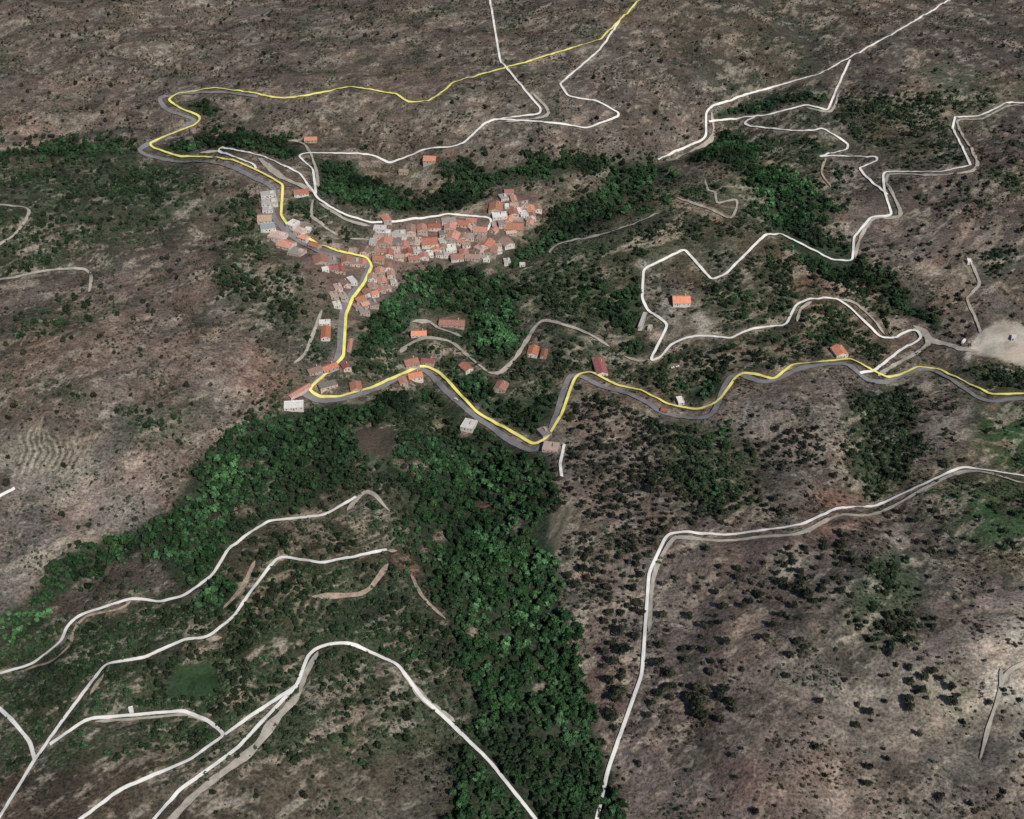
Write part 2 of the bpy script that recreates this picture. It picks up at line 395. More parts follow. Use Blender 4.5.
GRAVEL = [  # points, width in metres
 ([(322,310),(311.5,338.5),(304,355),(293.6,364)], 3.2),
 ([(400,353),(410,344),(426,338),(448,341),(458.6,348),(469,357)], 5), ([(469,357),(488,372)], 2), ([(488,372.5),(499.6,373),(508,366),(517,355.6),(529,336.6),(536,326),(545,320.5),(561.5,324),(587,333),(610,347)], 4.6),
 ([(412,322),(429,322),(438,328),(450,332),(461.5,337)], 5), ([(624,356),(638,361),(650,360)], 3.5),
 ([(838,94),(831,111),(806,108)], 3.5), ([(1024,106),(1008,106),(981,119),(960,120),(959,128.5),(977,166),(941,175),(888,175),(892,192.5),(900,215.6),(874,219),(860,238.7),(855,258)], 4),
 ([(711.5,112),(711.5,138.7),(679.5,156.7),(666.7,162)], 4.5), ([(533,94),(547,109),(543,117),(505,122)], 4),
 ([(797,322),(801,309),(812,302)], 4), ([(838,300),(853.7,302.6),(874,320.5),(884.5,334.6)], 4), ([(913,328),(928,343.6),(892,366.7),(878,376)], 5),
 ([(913,326),(924,331.5),(932,341),(949,345),(961,349),(980,352)], 7), ([(980.6,333),(974.5,315.6),(967,298.5),(979,285),(971.7,264),(966.6,256.7)], 3.5),
 ([(-60,200),(0,205),(25.6,208),(28,215.6),(18,231),(0,244),(-60,270)], 3.5), ([(-60,286),(0,280),(46,271),(84.6,269.5),(91,280),(88.5,292.5)], 3.5),
 ([(705,180),(708,190),(715,192.6),(718,203),(736,200),(734.6,213),(728,218),(713,210.5),(677,197.7)], 3), ([(549,253),(559,244),(595,236),(628,226),(659,213)], 3),
 ([(258,158),(283,178),(299,185),(312,192)], 8), ([(313,200),(311.5,215.6),(319,222),(337,236)], 3.5), ([(319,203),(347,220),(370,226.5)], 5), ([(350,238.7),(373,240)], 2.2),
 ([(318,187),(316,169),(305,145),(288,141)], 3.5), ([(200,153),(222,151)], 5), ([(288,141),(309,140)], 3),
 ([(24,671),(36,666.6),(53,660.5),(70,645),(73,633),(86,617),(120,609),(131,601)], 3.5), ([(90,695),(104,674)], 4),
 ([(255,561),(242,588),(223,609)], 5), ([(312,597),(360,594),(376,581),(388,564)], 6), ([(347,511),(368,492),(390,512)], 4.5), ([(388,551),(397,551)], 9),
 ([(1024,483),(961,472.5),(880,512.5),(838,516),(801.6,533),(764,537),(723,541),(684,538),(671,542),(654,576),(649,632)], 4),
 ([(301,693),(274,722),(250,752),(190,800),(130,870)], 6), ([(318,652),(305,676),(300,694)], 5), ([(95,722),(150,718),(185,715),(206,722)], 3), ([(400,668),(425,700),(455,722)], 5),
 ([(411,574),(422,596),(446,620)], 4),
 ([(1001,668),(1000,691),(990,722),(980,760)], 2.5), ([(1060,655),(1024,663),(1007,674),(1001,684)], 3),
 ([(206,640),(222,638)], 7), ([(826,158),(821.7,173),(831,187)], 3),
]
PLAZA = [[(488,212),(505,218),(503,232),(494,231)], [(860,376),(880,376),(884,386),(872,389),(862,383)], [(301,394),(312,398),(304,404),(294,400)]]
QUARRY = [(978,335),(985.5,329),(997.7,321.7),(1012,323),(1024,326.6),(1120,335),(1120,385),(1024,368),(1005,363),(993,358),(973,355),(968,362),(966,352),(973,342)]

# houses: picture position of the roof, roof width and depth in pixels, turn (deg), roof kind, quarter
HOUSES = [
 (268.5,194,13,4,12,'w','a'),(270,202,14,6,8,'w','a'),(268,209,9,4,5,'w','a'),(265,218,12,7,5,'t','a'),(268,227,13,6,14,'k','a'),(278,235.5,14,7,-24,'v','a'),(286.5,244,14,7,-26,'p','a'),(297,252,13,7,-25,'g','a'),
 (293,222.5,8,6,-32,'w','b'),(300,230.5,9,5,-32,'v','b'),(308,229,5,3,-20,'w','b'),(304,237,9,4,-30,'o','b'),(315,245,10,4,-28,'r','b'),
 (321,259.5,13,8,14,'p','c'),(332,260,9,7,10,'g','c'),(347,260,10,6,8,'p','c'),(325.5,268.5,6,3,14,'w','c'),(333,268,9,5,10,'d','c'),(341,269,7,7,10,'d','c'),(355,262,9,6,5,'v','c'),(363,263,7,5,0,'p','c'),
 (336,246,7,3,-10,'v','b'),(353,250,7,3,-8,'v','b'),(365,250,8,5,-5,'b','b'),
 (380,227.5,11,4,-6,'w','e'),(384,231.5,12,3,-4,'w','e'),(380,235,9,4,-4,'g','e'),(385,241.5,13,8,-4,'p','d'),(373,241,6,5,-4,'w','d'),(377,236.5,6,3,-4,'b','e'),(399,234,13,6,8,'w','e'),(411,229,8,7,6,'b','e'),(422,228.5,9,6,9,'p','e'),(434,226,11,5,9,'r','e'),
 (397,240.5,8,5,5,'g','d'),(404,245,9,6,4,'p','d'),(396,249.5,8,4,4,'v','d'),(408,251.5,9,6,8,'r','d'),(416.5,250,8,5,14,'w','d'),(411,240,7,4,8,'g','d'),(418.5,240,7,4,14,'v','d'),(429,242,14,8,10,'r','d'),(430,253,6,5,5,'w','f'),(436,248.5,8,5,10,'o','d'),(424,256,8,5,8,'p','f'),
 (382,250.5,8,4,0,'p','d'),(375,250,8,5,-8,'b','d'),(379,258,10,5,-6,'o','f'),(389,253,8,5,0,'r','d'),(399,256,8,4,6,'b','f'),(414,258,10,4,10,'p','f'),
 (449,220.5,13,5,6,'g','e'),(450,227,10,6,0,'p','e'),(463,222.5,11,6,-8,'r','e'),(472,227,8,6,30,'v','e'),(472,220.5,8,4,-10,'r','e'),(453,236,11,7,-12,'p','d'),(459,240.5,7,4,-18,'r','d'),(443,233,7,4,10,'g','e'),(442,240,6,4,20,'w','d'),(442,246,8,5,10,'t','d'),(451,247.5,9,6,8,'w','d'),(448,253.5,8,5,10,'w','f'),(439,253,7,5,10,'v','f'),(457,257,11,6,8,'p','f'),(464,252.5,8,5,8,'p','f'),(472,256,12,5,-4,'b','f'),
 (463.5,236,7,5,0,'b','d'),(471,236,6,5,0,'g','d'),(480.5,230,12,6,-6,'p','e'),(481,237.5,8,5,-20,'v','d'),(466,244,7,4,10,'b','d'),(487,243,11,7,-20,'r','d'),(491.5,250,10,8,-12,'p','f'),(480,247,8,5,-40,'v','d'),(482,255.5,6,4,0,'g','f'),(486,258,6,3,10,'w','f'),(498,249,5,4,30,'w','f'),(494,229,6,4,-30,'p','g'),
 (509,191,8,4,0,'p','g'),(503.5,197,7,5,20,'g','g'),(513.5,198,5,6,10,'p','g'),(496,207,12,8,-4,'o','g'),(499.5,214,13,5,8,'w','g'),(507,205.5,4,3,0,'w','g'),(514,204,7,4,5,'b','g'),(520.5,204,6,5,-30,'g','g'),(525,203,6,5,0,'v','g'),(513,211.5,8,7,10,'p','g'),(518.5,210,6,4,10,'w','g'),(523.5,213.5,7,5,15,'w','g'),(530.5,208.5,7,6,8,'o','g'),(532,214.5,6,4,5,'p','g'),(537.5,207,6,6,10,'b','g'),(527.5,219,6,4,30,'v','h'),(533,217.5,4,3,10,'w','h'),(530,223,6,5,-10,'p','h'),(518,219.5,8,4,-15,'g','h'),(514,226,16,8,-8,'o','h'),(509,219.5,6,5,-10,'o','h'),(501.5,223,6,5,10,'g','h'),(494,224,4,4,10,'v','h'),(511,232,9,3,10,'t','h'),(506.5,242,10,7,30,'b','h'),(498,244.5,6,3,10,'t','h'),
 (507,261,6,4,10,'w','h'),(522.4,264,5,2,0,'w','h'),
 (352,280,6,6,30,'w','i'),(345,283,7,5,35,'b','i'),(338,286,7,5,20,'v','i'),(334,294,7,5,20,'v','i'),(343,296,7,5,30,'g','i'),(337,304,7,4,20,'w','i'),
 (372,277,8,5,10,'b','j'),(380,271,8,5,8,'p','j'),(388,266,8,5,8,'p','j'),(391,274,7,5,10,'b','j'),(382,280,8,5,15,'p','j'),(394,282,6,3,10,'w','j'),(373,286,8,5,20,'b','j'),(367,292,7,5,25,'p','j'),(374,293,7,4,30,'o','j'),(360,299,9,5,35,'o','j'),(381,289,7,5,20,'p','j'),(365,304,7,4,30,'p','j'),(373,303,8,6,20,'g','j'),(364,311,9,5,20,'g','j'),(357,306,6,4,35,'v','j'),(388,288,5,3,20,'b','j'),
]
QUARTER = {
 'a': ('left of the grey bend', 'village houses below the bend in the grey road'),
 'b': ('by the village yellow line', 'village houses beside the yellow line'),
 'c': ('at the village corner', 'village houses in the south-west corner'),
 'd': ('in the village middle row', 'village houses in the middle row'),
 'e': ('in the village top row', 'village houses in the top row'),
 'f': ('along the lower edge', 'village houses along the lower edge'),
 'g': ('at the upper east end', 'village houses at the upper east end'),
 'h': ('at the lower east end', 'village houses at the lower east end'),
 'i': ('left of the lower lane', 'houses left of the lower village lane'),
 'j': ('right of the lower lane', 'houses right of the lower village lane'),
}
LONE = [  # px, py, w, d, turn, kind, label
 (311,139,12,5,4,'o','orange roofed house alone at the end of the short lane, above the woods'),
 (430,158,12,7,-6,'o','orange roofed house alone on the brown hill just below the white road'),
 (404,171,9,4,-10,'t','low tan roofed farm building in bushes near the house on the brown hill'),
 (301.5,192,14,6,8,'r','red roofed house in the green wedge left of the white road fork'),
 (386,218,8,7,24,'o','narrow orange roofed house straddled by the white road above the village'),
 (326,333,9,12,4,'O','tall bright orange roofed house left of the grey road below the village'),
 (325,322,11,4,4,'w','white flat roofed annex above the tall orange roofed house'),
 (356,387,11,8,12,'o','orange roofed house inside the loop of the yellow hairpin'),
 (411,361,14,8,22,'p','salmon roofed house above the top of the yellow bend, tilted to the right'),
 (428,361,13,5,-8,'d','dull red roofed house beside the salmon roofed house at the top of the yellow bend'),
 (415,376,14,7,18,'O','bright orange roofed house just under the yellow bend'),
 (403,380.5,8,6,18,'p','small pink roofed house touching the bright orange one under the yellow bend'),
 (419,333,15,6,2,'O','orange roofed house with white gable on the curved gravel drive'),
 (452,322,25,7,-4,'p','long pink roofed house standing above the gravel drive in the wood'),
 (466,367,9,8,35,'r','small square red roofed house where the gravel drive narrows'),
 (501,386,12,8,-18,'p','pale pink roofed house alone in the trees below the gravel bend'),
 (533,351,10,9,-10,'O','orange roofed house with pale ridges right of the wooded gravel road'),
 (544,353,6,8,-10,'r','small lean red roofed house attached to the orange one by the gravel road'),
 (600,367,11,16,8,'d','large deep pink roofed house at the top of the yellow bend on the right'),
 (681,300,17,9,0,'O','wide bright orange roofed villa on the pale cleared ground'),
 (839,351.5,12,9,14,'O','bright orange roofed house standing right above the long yellow road'),
 (680,400,6,6,10,'w','white little house above the yellow bend among dark trees'),
 (665,409.5,7,4,-25,'r','tiny red roofed hut on the edge of the grey road bend'),
 (469,424,13,9,-20,'w','white flat roofed building at the roadside in the green valley'),
 (551,447,16,8,-12,'v','pinkish white flat roofed building at the valley hairpin'),
 (544,432,10,8,30,'g','grey flat roofed building above the valley hairpin'),
 (294,404.5,19,7,6,'w','big pale flat roofed hall at the tip of the left hairpin'),
 (299.5,391,6,16,-42,'p','long pink roofed house along the left hairpin'),
 (314.5,370,14,6,30,'b','brown roofed house with white edging above the left hairpin'),
 (329.5,367,16,6,34,'r','red brown terrace along the yellow line above the left hairpin'),
 (328,384,18,5,26,'g','long grey flat roofed building inside the left hairpin'),
 (346,366,8,6,26,'d','dark pink roofed house right of the yellow line above the left hairpin'),
 (350,345,4,12,0,'p','thin pink roofed row along the right side of the straight yellow stretch'),
 (1014,337,5,4,-20,'w','small white shed on the open quarry ground'),
 (131.5,709,4,3,20,'w','tiny white shed above the white road at the bottom left'),
 (969,260.5,4,3,0,'w','tiny white shed on the brown slope at the upper right'),
 (642.5,320,4,16,-16,'w','long narrow white building beside the white road, left of the villa'),
 (650,327,4,4,-16,'w','short white outbuilding next to the long narrow white building'),
]
CARS = [(868.3,383.5,-30,'dark','dark car in the road junction lay-by, the left one'),(873.3,384.5,-30,'dark','dark car in the road junction lay-by, the right one'),
        (673,368.5,20,'white','white parked car below the white road hairpin, the left of two'),(677.5,367.5,25,'white','white parked car below the white road hairpin, the right of two'),(456,400,-40,'white','white car parked at the roadside under the yellow slope')]

# ------------------------------------------------------------------ materials
def new_mat(name, rough=0.85):
    m = bpy.data.materials.new(name); m.use_nodes = True
    b = m.node_tree.nodes["Principled BSDF"]; b.inputs["Roughness"].default_value = rough
    b.inputs["Specular IOR Level"].default_value = 0.15
    return m, m.node_tree, b

def noise_node(t, scale, detail=5, rough=0.6, vec=None):
    n = t.nodes.new("ShaderNodeTexNoise"); n.inputs["Scale"].default_value = scale; n.inputs["Detail"].default_value = detail; n.inputs["Roughness"].default_value = rough
    if vec is not None: t.links.new(vec, n.inputs["Vector"])
    return n

def ramp(t, src, stops):
    r = t.nodes.new("ShaderNodeValToRGB"); e = r.color_ramp.elements
    while len(e) < len(stops): e.new(0.5)
    for k, (p, c) in zip(e, stops):
        k.position = p; k.color = (c, c, c, 1) if isinstance(c, (int, float)) else (*c, 1)
    t.links.new(src, r.inputs[0]); return r

def mul(t, a, b, fac=1.0):
    m = t.nodes.new("ShaderNodeMix"); m.data_type = 'RGBA'; m.blend_type = 'MULTIPLY'; m.inputs[0].default_value = fac if isinstance(fac, (int, float)) else 1.0
    if not isinstance(fac, (int, float)): t.links.new(fac, m.inputs[0])
    t.links.new(a, m.inputs[6]); t.links.new(b, m.inputs[7]); return m.outputs[2]

def plain(name, col, rough=0.8, var=0.25, scale=0.4):
    m, t, b = new_mat(name, rough)
    tc = t.nodes.new("ShaderNodeTexCoord"); n = noise_node(t, scale, 6, 0.65, tc.outputs["Object"])
    lo = tuple(c * (1 - var) for c in col); hi = tuple(min(1, c * (1 + var)) for c in col)
    r = ramp(t, n.outputs["Fac"], [(0.3, lo), (0.7, hi)])
    t.links.new(r.outputs[0], b.inputs["Base Color"]); return m

def ground_material():
    m, t, b = new_mat("dry_hillside", 0.95); b.inputs["Specular IOR Level"].default_value = 0.05
    tc = t.nodes.new("ShaderNodeTexCoord"); v = tc.outputs["Object"]
    at = t.nodes.new("ShaderNodeAttribute"); at.attribute_name = "cover"
    n1 = noise_node(t, 0.035, 8, 0.62, v); r1 = ramp(t, n1.outputs["Fac"], [(0.33, 0.7), (0.5, 1.0), (0.68, 1.3)])
    mp = t.nodes.new("ShaderNodeMapping"); mp.inputs["Rotation"].default_value = (0, 0, math.radians(-52)); mp.inputs["Scale"].default_value = (0.55, 1.3, 1); t.links.new(v, mp.inputs[0])
    n2 = noise_node(t, 0.16, 6, 0.7, mp.outputs[0]); r2 = ramp(t, n2.outputs["Fac"], [(0.34, 0.74), (0.5, 1.0), (0.66, 1.26)])
    n3 = noise_node(t, 0.42, 4, 0.7, v); r3 = ramp(t, n3.outputs["Fac"], [(0.36, (0.42, 0.45, 0.42)), (0.5, (1.0, 1.0, 1.0)), (0.66, (1.5, 1.47, 1.42))])
    n4 = noise_node(t, 0.02, 5, 0.6, v); r4 = ramp(t, n4.outputs["Fac"], [(0.36, (1.06, 0.98, 0.94)), (0.55, (0.98, 1.0, 1.0)), (0.7, (0.95, 1.0, 1.0))])
    c = mul(t, mul(t, mul(t, at.outputs["Color"], r1.outputs[0], at.outputs["Alpha"]), r2.outputs[0], at.outputs["Alpha"]), r3.outputs[0], at.outputs["Alpha"])
    c = mul(t, c, r4.outputs[0])
    t.links.new(c, b.inputs["Base Color"])
    bp = t.nodes.new("ShaderNodeBump"); bp.inputs["Strength"].default_value = 0.8; bp.inputs["Distance"].default_value = 1.2
    t.links.new(n3.outputs["Fac"], bp.inputs["Height"]); t.links.new(bp.outputs[0], b.inputs["Normal"])
    return m

def leaf_material(name, per_object):
    m, t, b = new_mat(name, 0.75); b.inputs["Specular IOR Level"].default_value = 0.12
    at = t.nodes.new("ShaderNodeAttribute"); at.attribute_name = "cover"; src = at.outputs["Color"]
    if per_object:
        oi = t.nodes.new("ShaderNodeObjectInfo"); r = ramp(t, oi.outputs["Random"], [(0.0, (0.65, 0.72, 0.7)), (0.5, (1.0, 1.0, 0.95)), (1.0, (1.45, 1.3, 1.1))])
        src = mul(t, src, r.outputs[0])
    t.links.new(src, b.inputs["Base Color"]); return m

M = {
 'ground': ground_material(),
 'hills': plain("far_hillside", (0.11, 0.10, 0.08), 0.95, 0.35, 0.004),
 'asphalt': plain("worn_asphalt", (0.185, 0.18, 0.185), 0.9, 0.2, 0.15),
 'gravel': plain("dusty_gravel", (0.35, 0.32, 0.275), 0.95, 0.25, 0.2),
 'earth': plain("bare_earth", (0.33, 0.255, 0.20), 0.95, 0.4, 0.25),
 'overlay': plain("pale_map_line", (0.71, 0.70, 0.665), 0.85, 0.12, 0.12),
 'yellow': plain("yellow_map_line", (0.74, 0.68, 0.19), 0.75, 0.12, 0.12),
 'white_wall': plain("limewashed_wall", (0.56, 0.525, 0.475), 0.85, 0.2, 0.5),
 'stone_wall': plain("rubble_stone_wall", (0.36, 0.31, 0.26), 0.9, 0.35, 1.2),
 'pink_wall': plain("pinkish_render_wall", (0.52, 0.40, 0.34), 0.88, 0.2, 0.6),
 'door': plain("dark_wood_door", (0.09, 0.055, 0.035), 0.6, 0.2, 1.5),
 'window': plain("window_glass", (0.035, 0.045, 0.055), 0.2, 0.2, 1.0),
 'chimney': plain("plastered_chimney", (0.5, 0.44, 0.38), 0.9, 0.2, 1.5),
 'bark': plain("tree_bark", (0.07, 0.052, 0.04), 0.9, 0.3, 1.5),
 'leaf': leaf_material("tree_leaves", True),
 'leaf_mass': leaf_material("woodland_leaves", False),
 'car_dark': plain("dark_car_paint", (0.03, 0.032, 0.04), 0.3, 0.1, 0.5),
 'car_white': plain("white_car_paint", (0.75, 0.75, 0.74), 0.3, 0.05, 0.5),
 'tyre': plain("tyre_rubber", (0.02, 0.02, 0.02), 0.9, 0.2, 3.0),
 'rim': plain("wheel_rim", (0.4, 0.4, 0.41), 0.4, 0.1, 3.0),
}
ROOF = {'r': (0.42, 0.175, 0.12), 'p': (0.50, 0.255, 0.195), 'o': (0.58, 0.27, 0.175), 'O': (0.62, 0.26, 0.155), 'b': (0.36, 0.245, 0.20), 'd': (0.28, 0.11, 0.10),
        'g': (0.32, 0.285, 0.265), 'w': (0.66, 0.635, 0.61), 'k': (0.50, 0.55, 0.56), 't': (0.46, 0.34, 0.25), 'v': (0.49, 0.36, 0.31)}
ROOF_WORD = {'r': 'red tiled', 'p': 'pink tiled', 'o': 'orange tiled', 'O': 'bright orange tiled', 'b': 'brown tiled', 'd': 'dark red tiled', 'g': 'grey flat', 'w': 'white flat', 'k': 'blue grey flat', 't': 'tan tiled', 'v': 'pinkish white'}
ROOF_MATS = {k: [plain(f"roof_{ROOF_WORD[k].replace(' ', '_')}", tuple(c * f for c in v), 0.85, 0.28, 0.55) for f in (0.62, 0.85, 1.05)] for k, v in ROOF.items()}

# ------------------------------------------------------------------ survey canvases
wood = blank()
for p in WOODS: poly(wood, p, 1.0)
wood = blur(wood, 2.0)
CLEAR = [(415,468,13,7,(118,84,70)),(400,462,8,5,(112,98,80)),(485,505,13,6,(92,76,62)),(516,522,6,7,(126,100,82)),(440,420,8,7,(112,104,82)),(464,432,8,6,(104,88,74)),(330,497,11,4,(118,90,74)),(258,465,14,5,(100,88,70)),(310,476,8,4,(108,88,74)),
 (246,512,17,5,(104,98,74)),(438,540,6,10,(98,90,80)),(425,548,5,5,(118,102,84)),(473,632,6,5,(112,94,78)),(500,640,7,5,(70,66,52)),(425,312,6,3,(110,92,76)),(489,272,7,4,(120,102,88)),(368,328,9,4,(132,106,84)),(795,205,6,5,(150,128,112)),(843,222,8,6,(104,84,66)),(490,400,6,4,(96,80,66)),(370,176,8,4,(120,96,80)),(150,512,0,0,(0,0,0)),(540,690,6,6,(84,80,60)),(400,180,9,4,(98,86,66))]
def ell(cx, cy, a, b, n=14): return [(cx + a * math.cos(2 * math.pi * i / n) * (1 + .18 * math.sin(3 * i + cx)), cy + b * math.sin(2 * math.pi * i / n)) for i in range(n)]
clear = blank()
for cx, cy, a, b, c in CLEAR:
    if a: poly(clear, ell(cx, cy, a, b), 1.0)
clear = blur(clear, 1.0)
wood = wood * (1 - clear)
WOODW = blur(wood, 9.0)
thin = blank()
for p, d in THIN: poly(thin, p, d)
thin = blur(thin, 4.0) * (1 - .75 * clear)
ever = blank()
for p, d in EVER: ever = np.maximum(ever, poly(blank(), p, d))
ever = blur(ever, 5.0)

excl = blank()
for pts in WHITE: stroke(excl, pts, 4.5)
stroke(excl, YELLOW, 5); stroke(excl, ASPHALT, 7)
for pts, w in GRAVEL: stroke(excl, pts, max(2.5, w * 0.85))
for h in HOUSES + LONE:
    hw, hd = h[2] / 2 + 2, h[3] / 2 + 3
    poly(excl, [(h[0] - hw, h[1] - hd), (h[0] + hw, h[1] - hd), (h[0] + hw, h[1] + hd + 2), (h[0] - hw, h[1] + hd + 2)], 1.0)
for p in PLAZA + [QUARRY]: poly(excl, p, 1.0)
for c in CARS: stroke(excl, [(c[0] - 2, c[1]), (c[0] + 2, c[1])], 8)
fields = blank()
for p in ([(352,430),(394,428),(397,440),(390,455),(365,458),(356,445)], [(178,665),(215,662),(222,690),(200,700),(165,698)], 
          [(378,464),(388,463),(402,478),(396,482)], [(548,515),(575,505),(560,545),(550,560)]):
    poly(fields, p, 1.0)
tree_excl = excl.copy()
for s in range(1, 9): tree_excl[s:, :] = np.maximum(tree_excl[s:, :], excl[:-s, :])
for s in range(1, 5): tree_excl[:, s:] = np.maximum(tree_excl[:, s:], excl[:, :-s])

# ground colour: regional soil tones, then fields, banks, terraces
TONES = [(0,110,98,86,77),(60,115,100,88,78),(130,112,92,82,74),(290,112,98,86,76),(350,118,90,80,70),(450,112,95,85,76),(520,140,94,86,78),(640,115,92,83,76),(620,140,92,84,79),(790,98,58,62,50),(850,100,80,72,67),
 (918,125,104,92,80),(980,104,76,80,64),(1024,130,74,68,66),(30,142,122,104,92),(0,180,64,66,56),(60,175,70,68,60),(100,165,74,70,62),(150,175,68,68,56),(175,195,66,70,58),(230,178,102,84,75),(20,200,78,74,64),(80,205,62,68,55),(150,225,62,58,55),(220,200,98,85,76),
 (20,245,88,76,67),(70,265,80,74,66),(120,245,86,76,70),(200,245,94,80,73),(240,245,78,74,64),(180,280,92,80,72),(60,300,92,80,74),(120,300,96,83,75),(60,340,106,92,82),(110,330,112,97,86),(160,350,108,96,87),(230,330,92,84,77),(250,365,110,88,77),(200,390,106,94,86),(140,385,106,93,84),
 (60,380,96,84,75),(60,420,92,84,76),(120,430,96,88,80),(45,455,116,108,96),(60,480,120,113,104),(110,490,120,111,104),(150,480,112,100,93),(10,500,104,94,87),(30,540,104,95,90),(100,520,112,103,97),(20,590,100,91,86),(60,570,94,86,80),(200,470,96,84,76),
 (400,150,94,82,72),(440,170,116,96,80),(430,190,108,90,76),(480,150,100,88,78),(570,200,104,88,76),(590,178,108,88,76),(570,260,80,74,60),(640,205,88,78,66),(680,205,96,86,74),(730,195,98,88,74),(600,300,82,80,62),(560,290,86,84,66),(700,265,88,74,64),(745,285,92,72,60),
 (700,325,116,107,97),(690,310,112,103,95),(640,300,92,86,78),(820,290,110,84,68),(800,310,98,80,66),(870,320,100,76,64),(850,260,88,76,68),(900,200,84,75,70),(950,240,86,76,72),(980,200,82,73,70),(1010,150,76,70,67),(960,190,86,78,74),(1000,240,88,78,73),(950,280,110,96,82),(990,290,88,78,72),(920,290,90,80,74),
 (900,245,94,84,78),(870,220,92,82,76),(600,350,96,82,70),(650,375,110,86,68),(620,365,104,82,68),(700,360,80,74,62),(740,352,108,80,66),(780,350,88,80,68),(530,320,92,82,68),(590,345,92,86,80),
 (650,440,104,94,86),(600,430,108,97,86),(590,480,98,88,80),(700,470,92,84,72),(740,480,80,76,66),(750,420,110,101,94),(790,430,108,100,92),(800,490,92,84,78),(840,400,98,88,80),(830,500,118,88,74),(890,400,84,76,66),(900,430,88,80,72),(950,430,116,106,98),(965,460,92,88,70),(1000,440,58,78,48),(1020,420,74,72,54),
 (990,510,58,78,48),(960,520,80,78,66),(1010,550,88,82,66),(720,560,92,81,76),(700,620,92,81,77),(670,680,96,83,79),(610,650,98,86,80),(640,600,100,92,86),(760,640,98,88,82),(740,700,100,90,85),(800,590,94,84,78),(800,670,104,94,88),(850,560,86,76,72),(900,545,84,74,70),(885,595,72,76,58),(870,640,92,86,78),(920,610,90,79,76),
 (960,640,128,116,106),(930,650,106,94,88),(990,610,110,98,94),(1000,680,128,118,106),(1010,640,122,110,102),(970,700,118,108,98),(940,690,130,118,100),(900,700,118,108,97),(850,700,112,102,93),(800,720,104,95,88),(1015,715,82,80,72),(880,670,106,96,88),
 (130,575,92,80,76),(100,600,80,70,65),(60,610,74,66,60),(30,680,66,60,52),(100,660,66,58,50),(150,630,62,58,50),(170,660,92,76,62),(200,680,42,82,46),(120,700,84,70,58),(250,640,84,68,56),(240,610,110,80,64),(262,600,116,80,64),(290,580,84,68,54),(330,545,104,78,62),(360,535,100,76,60),(330,575,88,70,56),
 (350,620,74,66,58),(400,620,66,64,54),(440,640,80,74,58),(380,680,92,84,72),(385,705,98,94,76),(330,690,78,72,60),(300,660,84,76,68),(370,480,104,88,76),(375,445,84,68,62),(415,470,96,80,70),(300,470,74,70,54),(420,440,96,88,74),(430,510,60,62,48),(400,530,112,78,66),(300,300,94,84,74),(320,280,110,96,86),
 (300,340,92,84,74),(420,400,96,82,70),(240,520,96,84,68),(560,540,92,88,78),(0,50,96,86,76),(250,40,92,82,74),(500,40,90,82,74),(760,40,70,68,58),(1000,40,80,72,68),(0,800,64,58,50),(250,790,80,72,60),(420,790,88,82,70),(700,790,96,84,80),(900,800,110,100,92),(1024,790,100,92,84)]
T = np.array(TONES, float); TC = lin(T[:, 2:])
gy, gx = np.mgrid[0:CH:6, 0:CW:6]; gxp = gx - MG; gyp = gy - MG
num = np.zeros(gx.shape + (3,)); den = np.zeros(gx.shape)
for (tx, ty), tc in zip(T[:, :2], TC):
    d2 = (gxp - tx) ** 2 + ((gyp - ty) * 1.25) ** 2
    w = np.exp(-d2 / (2 * 17.0 ** 2)) + 1e-4 / (1 + d2 / 400.0) ** 2
    num += w[..., None] * tc; den += w
small = (num / den[..., None]).astype(np.float32)
tone = np.zeros((CH, CW, 3), np.float32)
yy = np.clip(np.arange(CH) / 6.0, 0, small.shape[0] - 1.001); xx = np.clip(np.arange(CW) / 6.0, 0, small.shape[1] - 1.001)
yi = yy.astype(int); xi = xx.astype(int); fy = (yy - yi)[:, None, None]; fx = (xx - xi)[None, :, None]
tone[:] = (small[yi][:, xi] * (1 - fx) + small[yi][:, xi + 1] * fx) * (1 - fy) + (small[yi + 1][:, xi] * (1 - fx) + small[yi + 1][:, xi + 1] * fx) * fy

def paint(mask, col, b=0.0):
    if b: mask = blur(mask, b)
    tone[:] = tone * (1 - mask[..., None]) + lin(col).astype(np.float32) * mask[..., None]

GREENS = [([(0,157),(140,160),(215,170),(205,235),(110,258),(40,275),(0,290),(-90,280),(-90,160)], .6), ([(215,192),(266,198),(305,280),(300,340),(235,325),(212,260)], .6), ([(60,300),(90,300),(60,345),(0,360),(0,320)], .35),
 ([(275,150),(480,160),(500,185),(470,212),(380,216),(330,206),(290,180)], .5), ([(540,180),(700,176),(765,200),(790,260),(760,335),(640,345),(530,335),(520,280)], .5), ([(640,402),(700,420),(755,432),(750,515),(700,500),(660,460)], .6),
 ([(845,388),(912,388),(905,480),(870,520),(845,480)], .6), ([(-60,640),(150,600),(240,580),(400,555),(470,720),(470,770),(-60,770)], .45), ([(325,395),(470,390),(480,440),(420,560),(330,550),(270,520)], .45), ([(540,325),(760,335),(800,345),(790,365),(735,372),(700,408),(600,370),(540,360)], .5),
 ([(760,97),(980,97),(970,160),(900,170),(770,160)], .45), ([(770,295),(905,300),(920,340),(860,358),(780,368)], .35), ([(985,165),(1090,165),(1090,200),(985,195)], .5), ([(850,550),(930,545),(930,640),(860,650)], .45), ([(965,250),(1030,250),(1030,275),(965,275)], .4), ([(100,405),(215,400),(190,440),(120,435)], .35)]
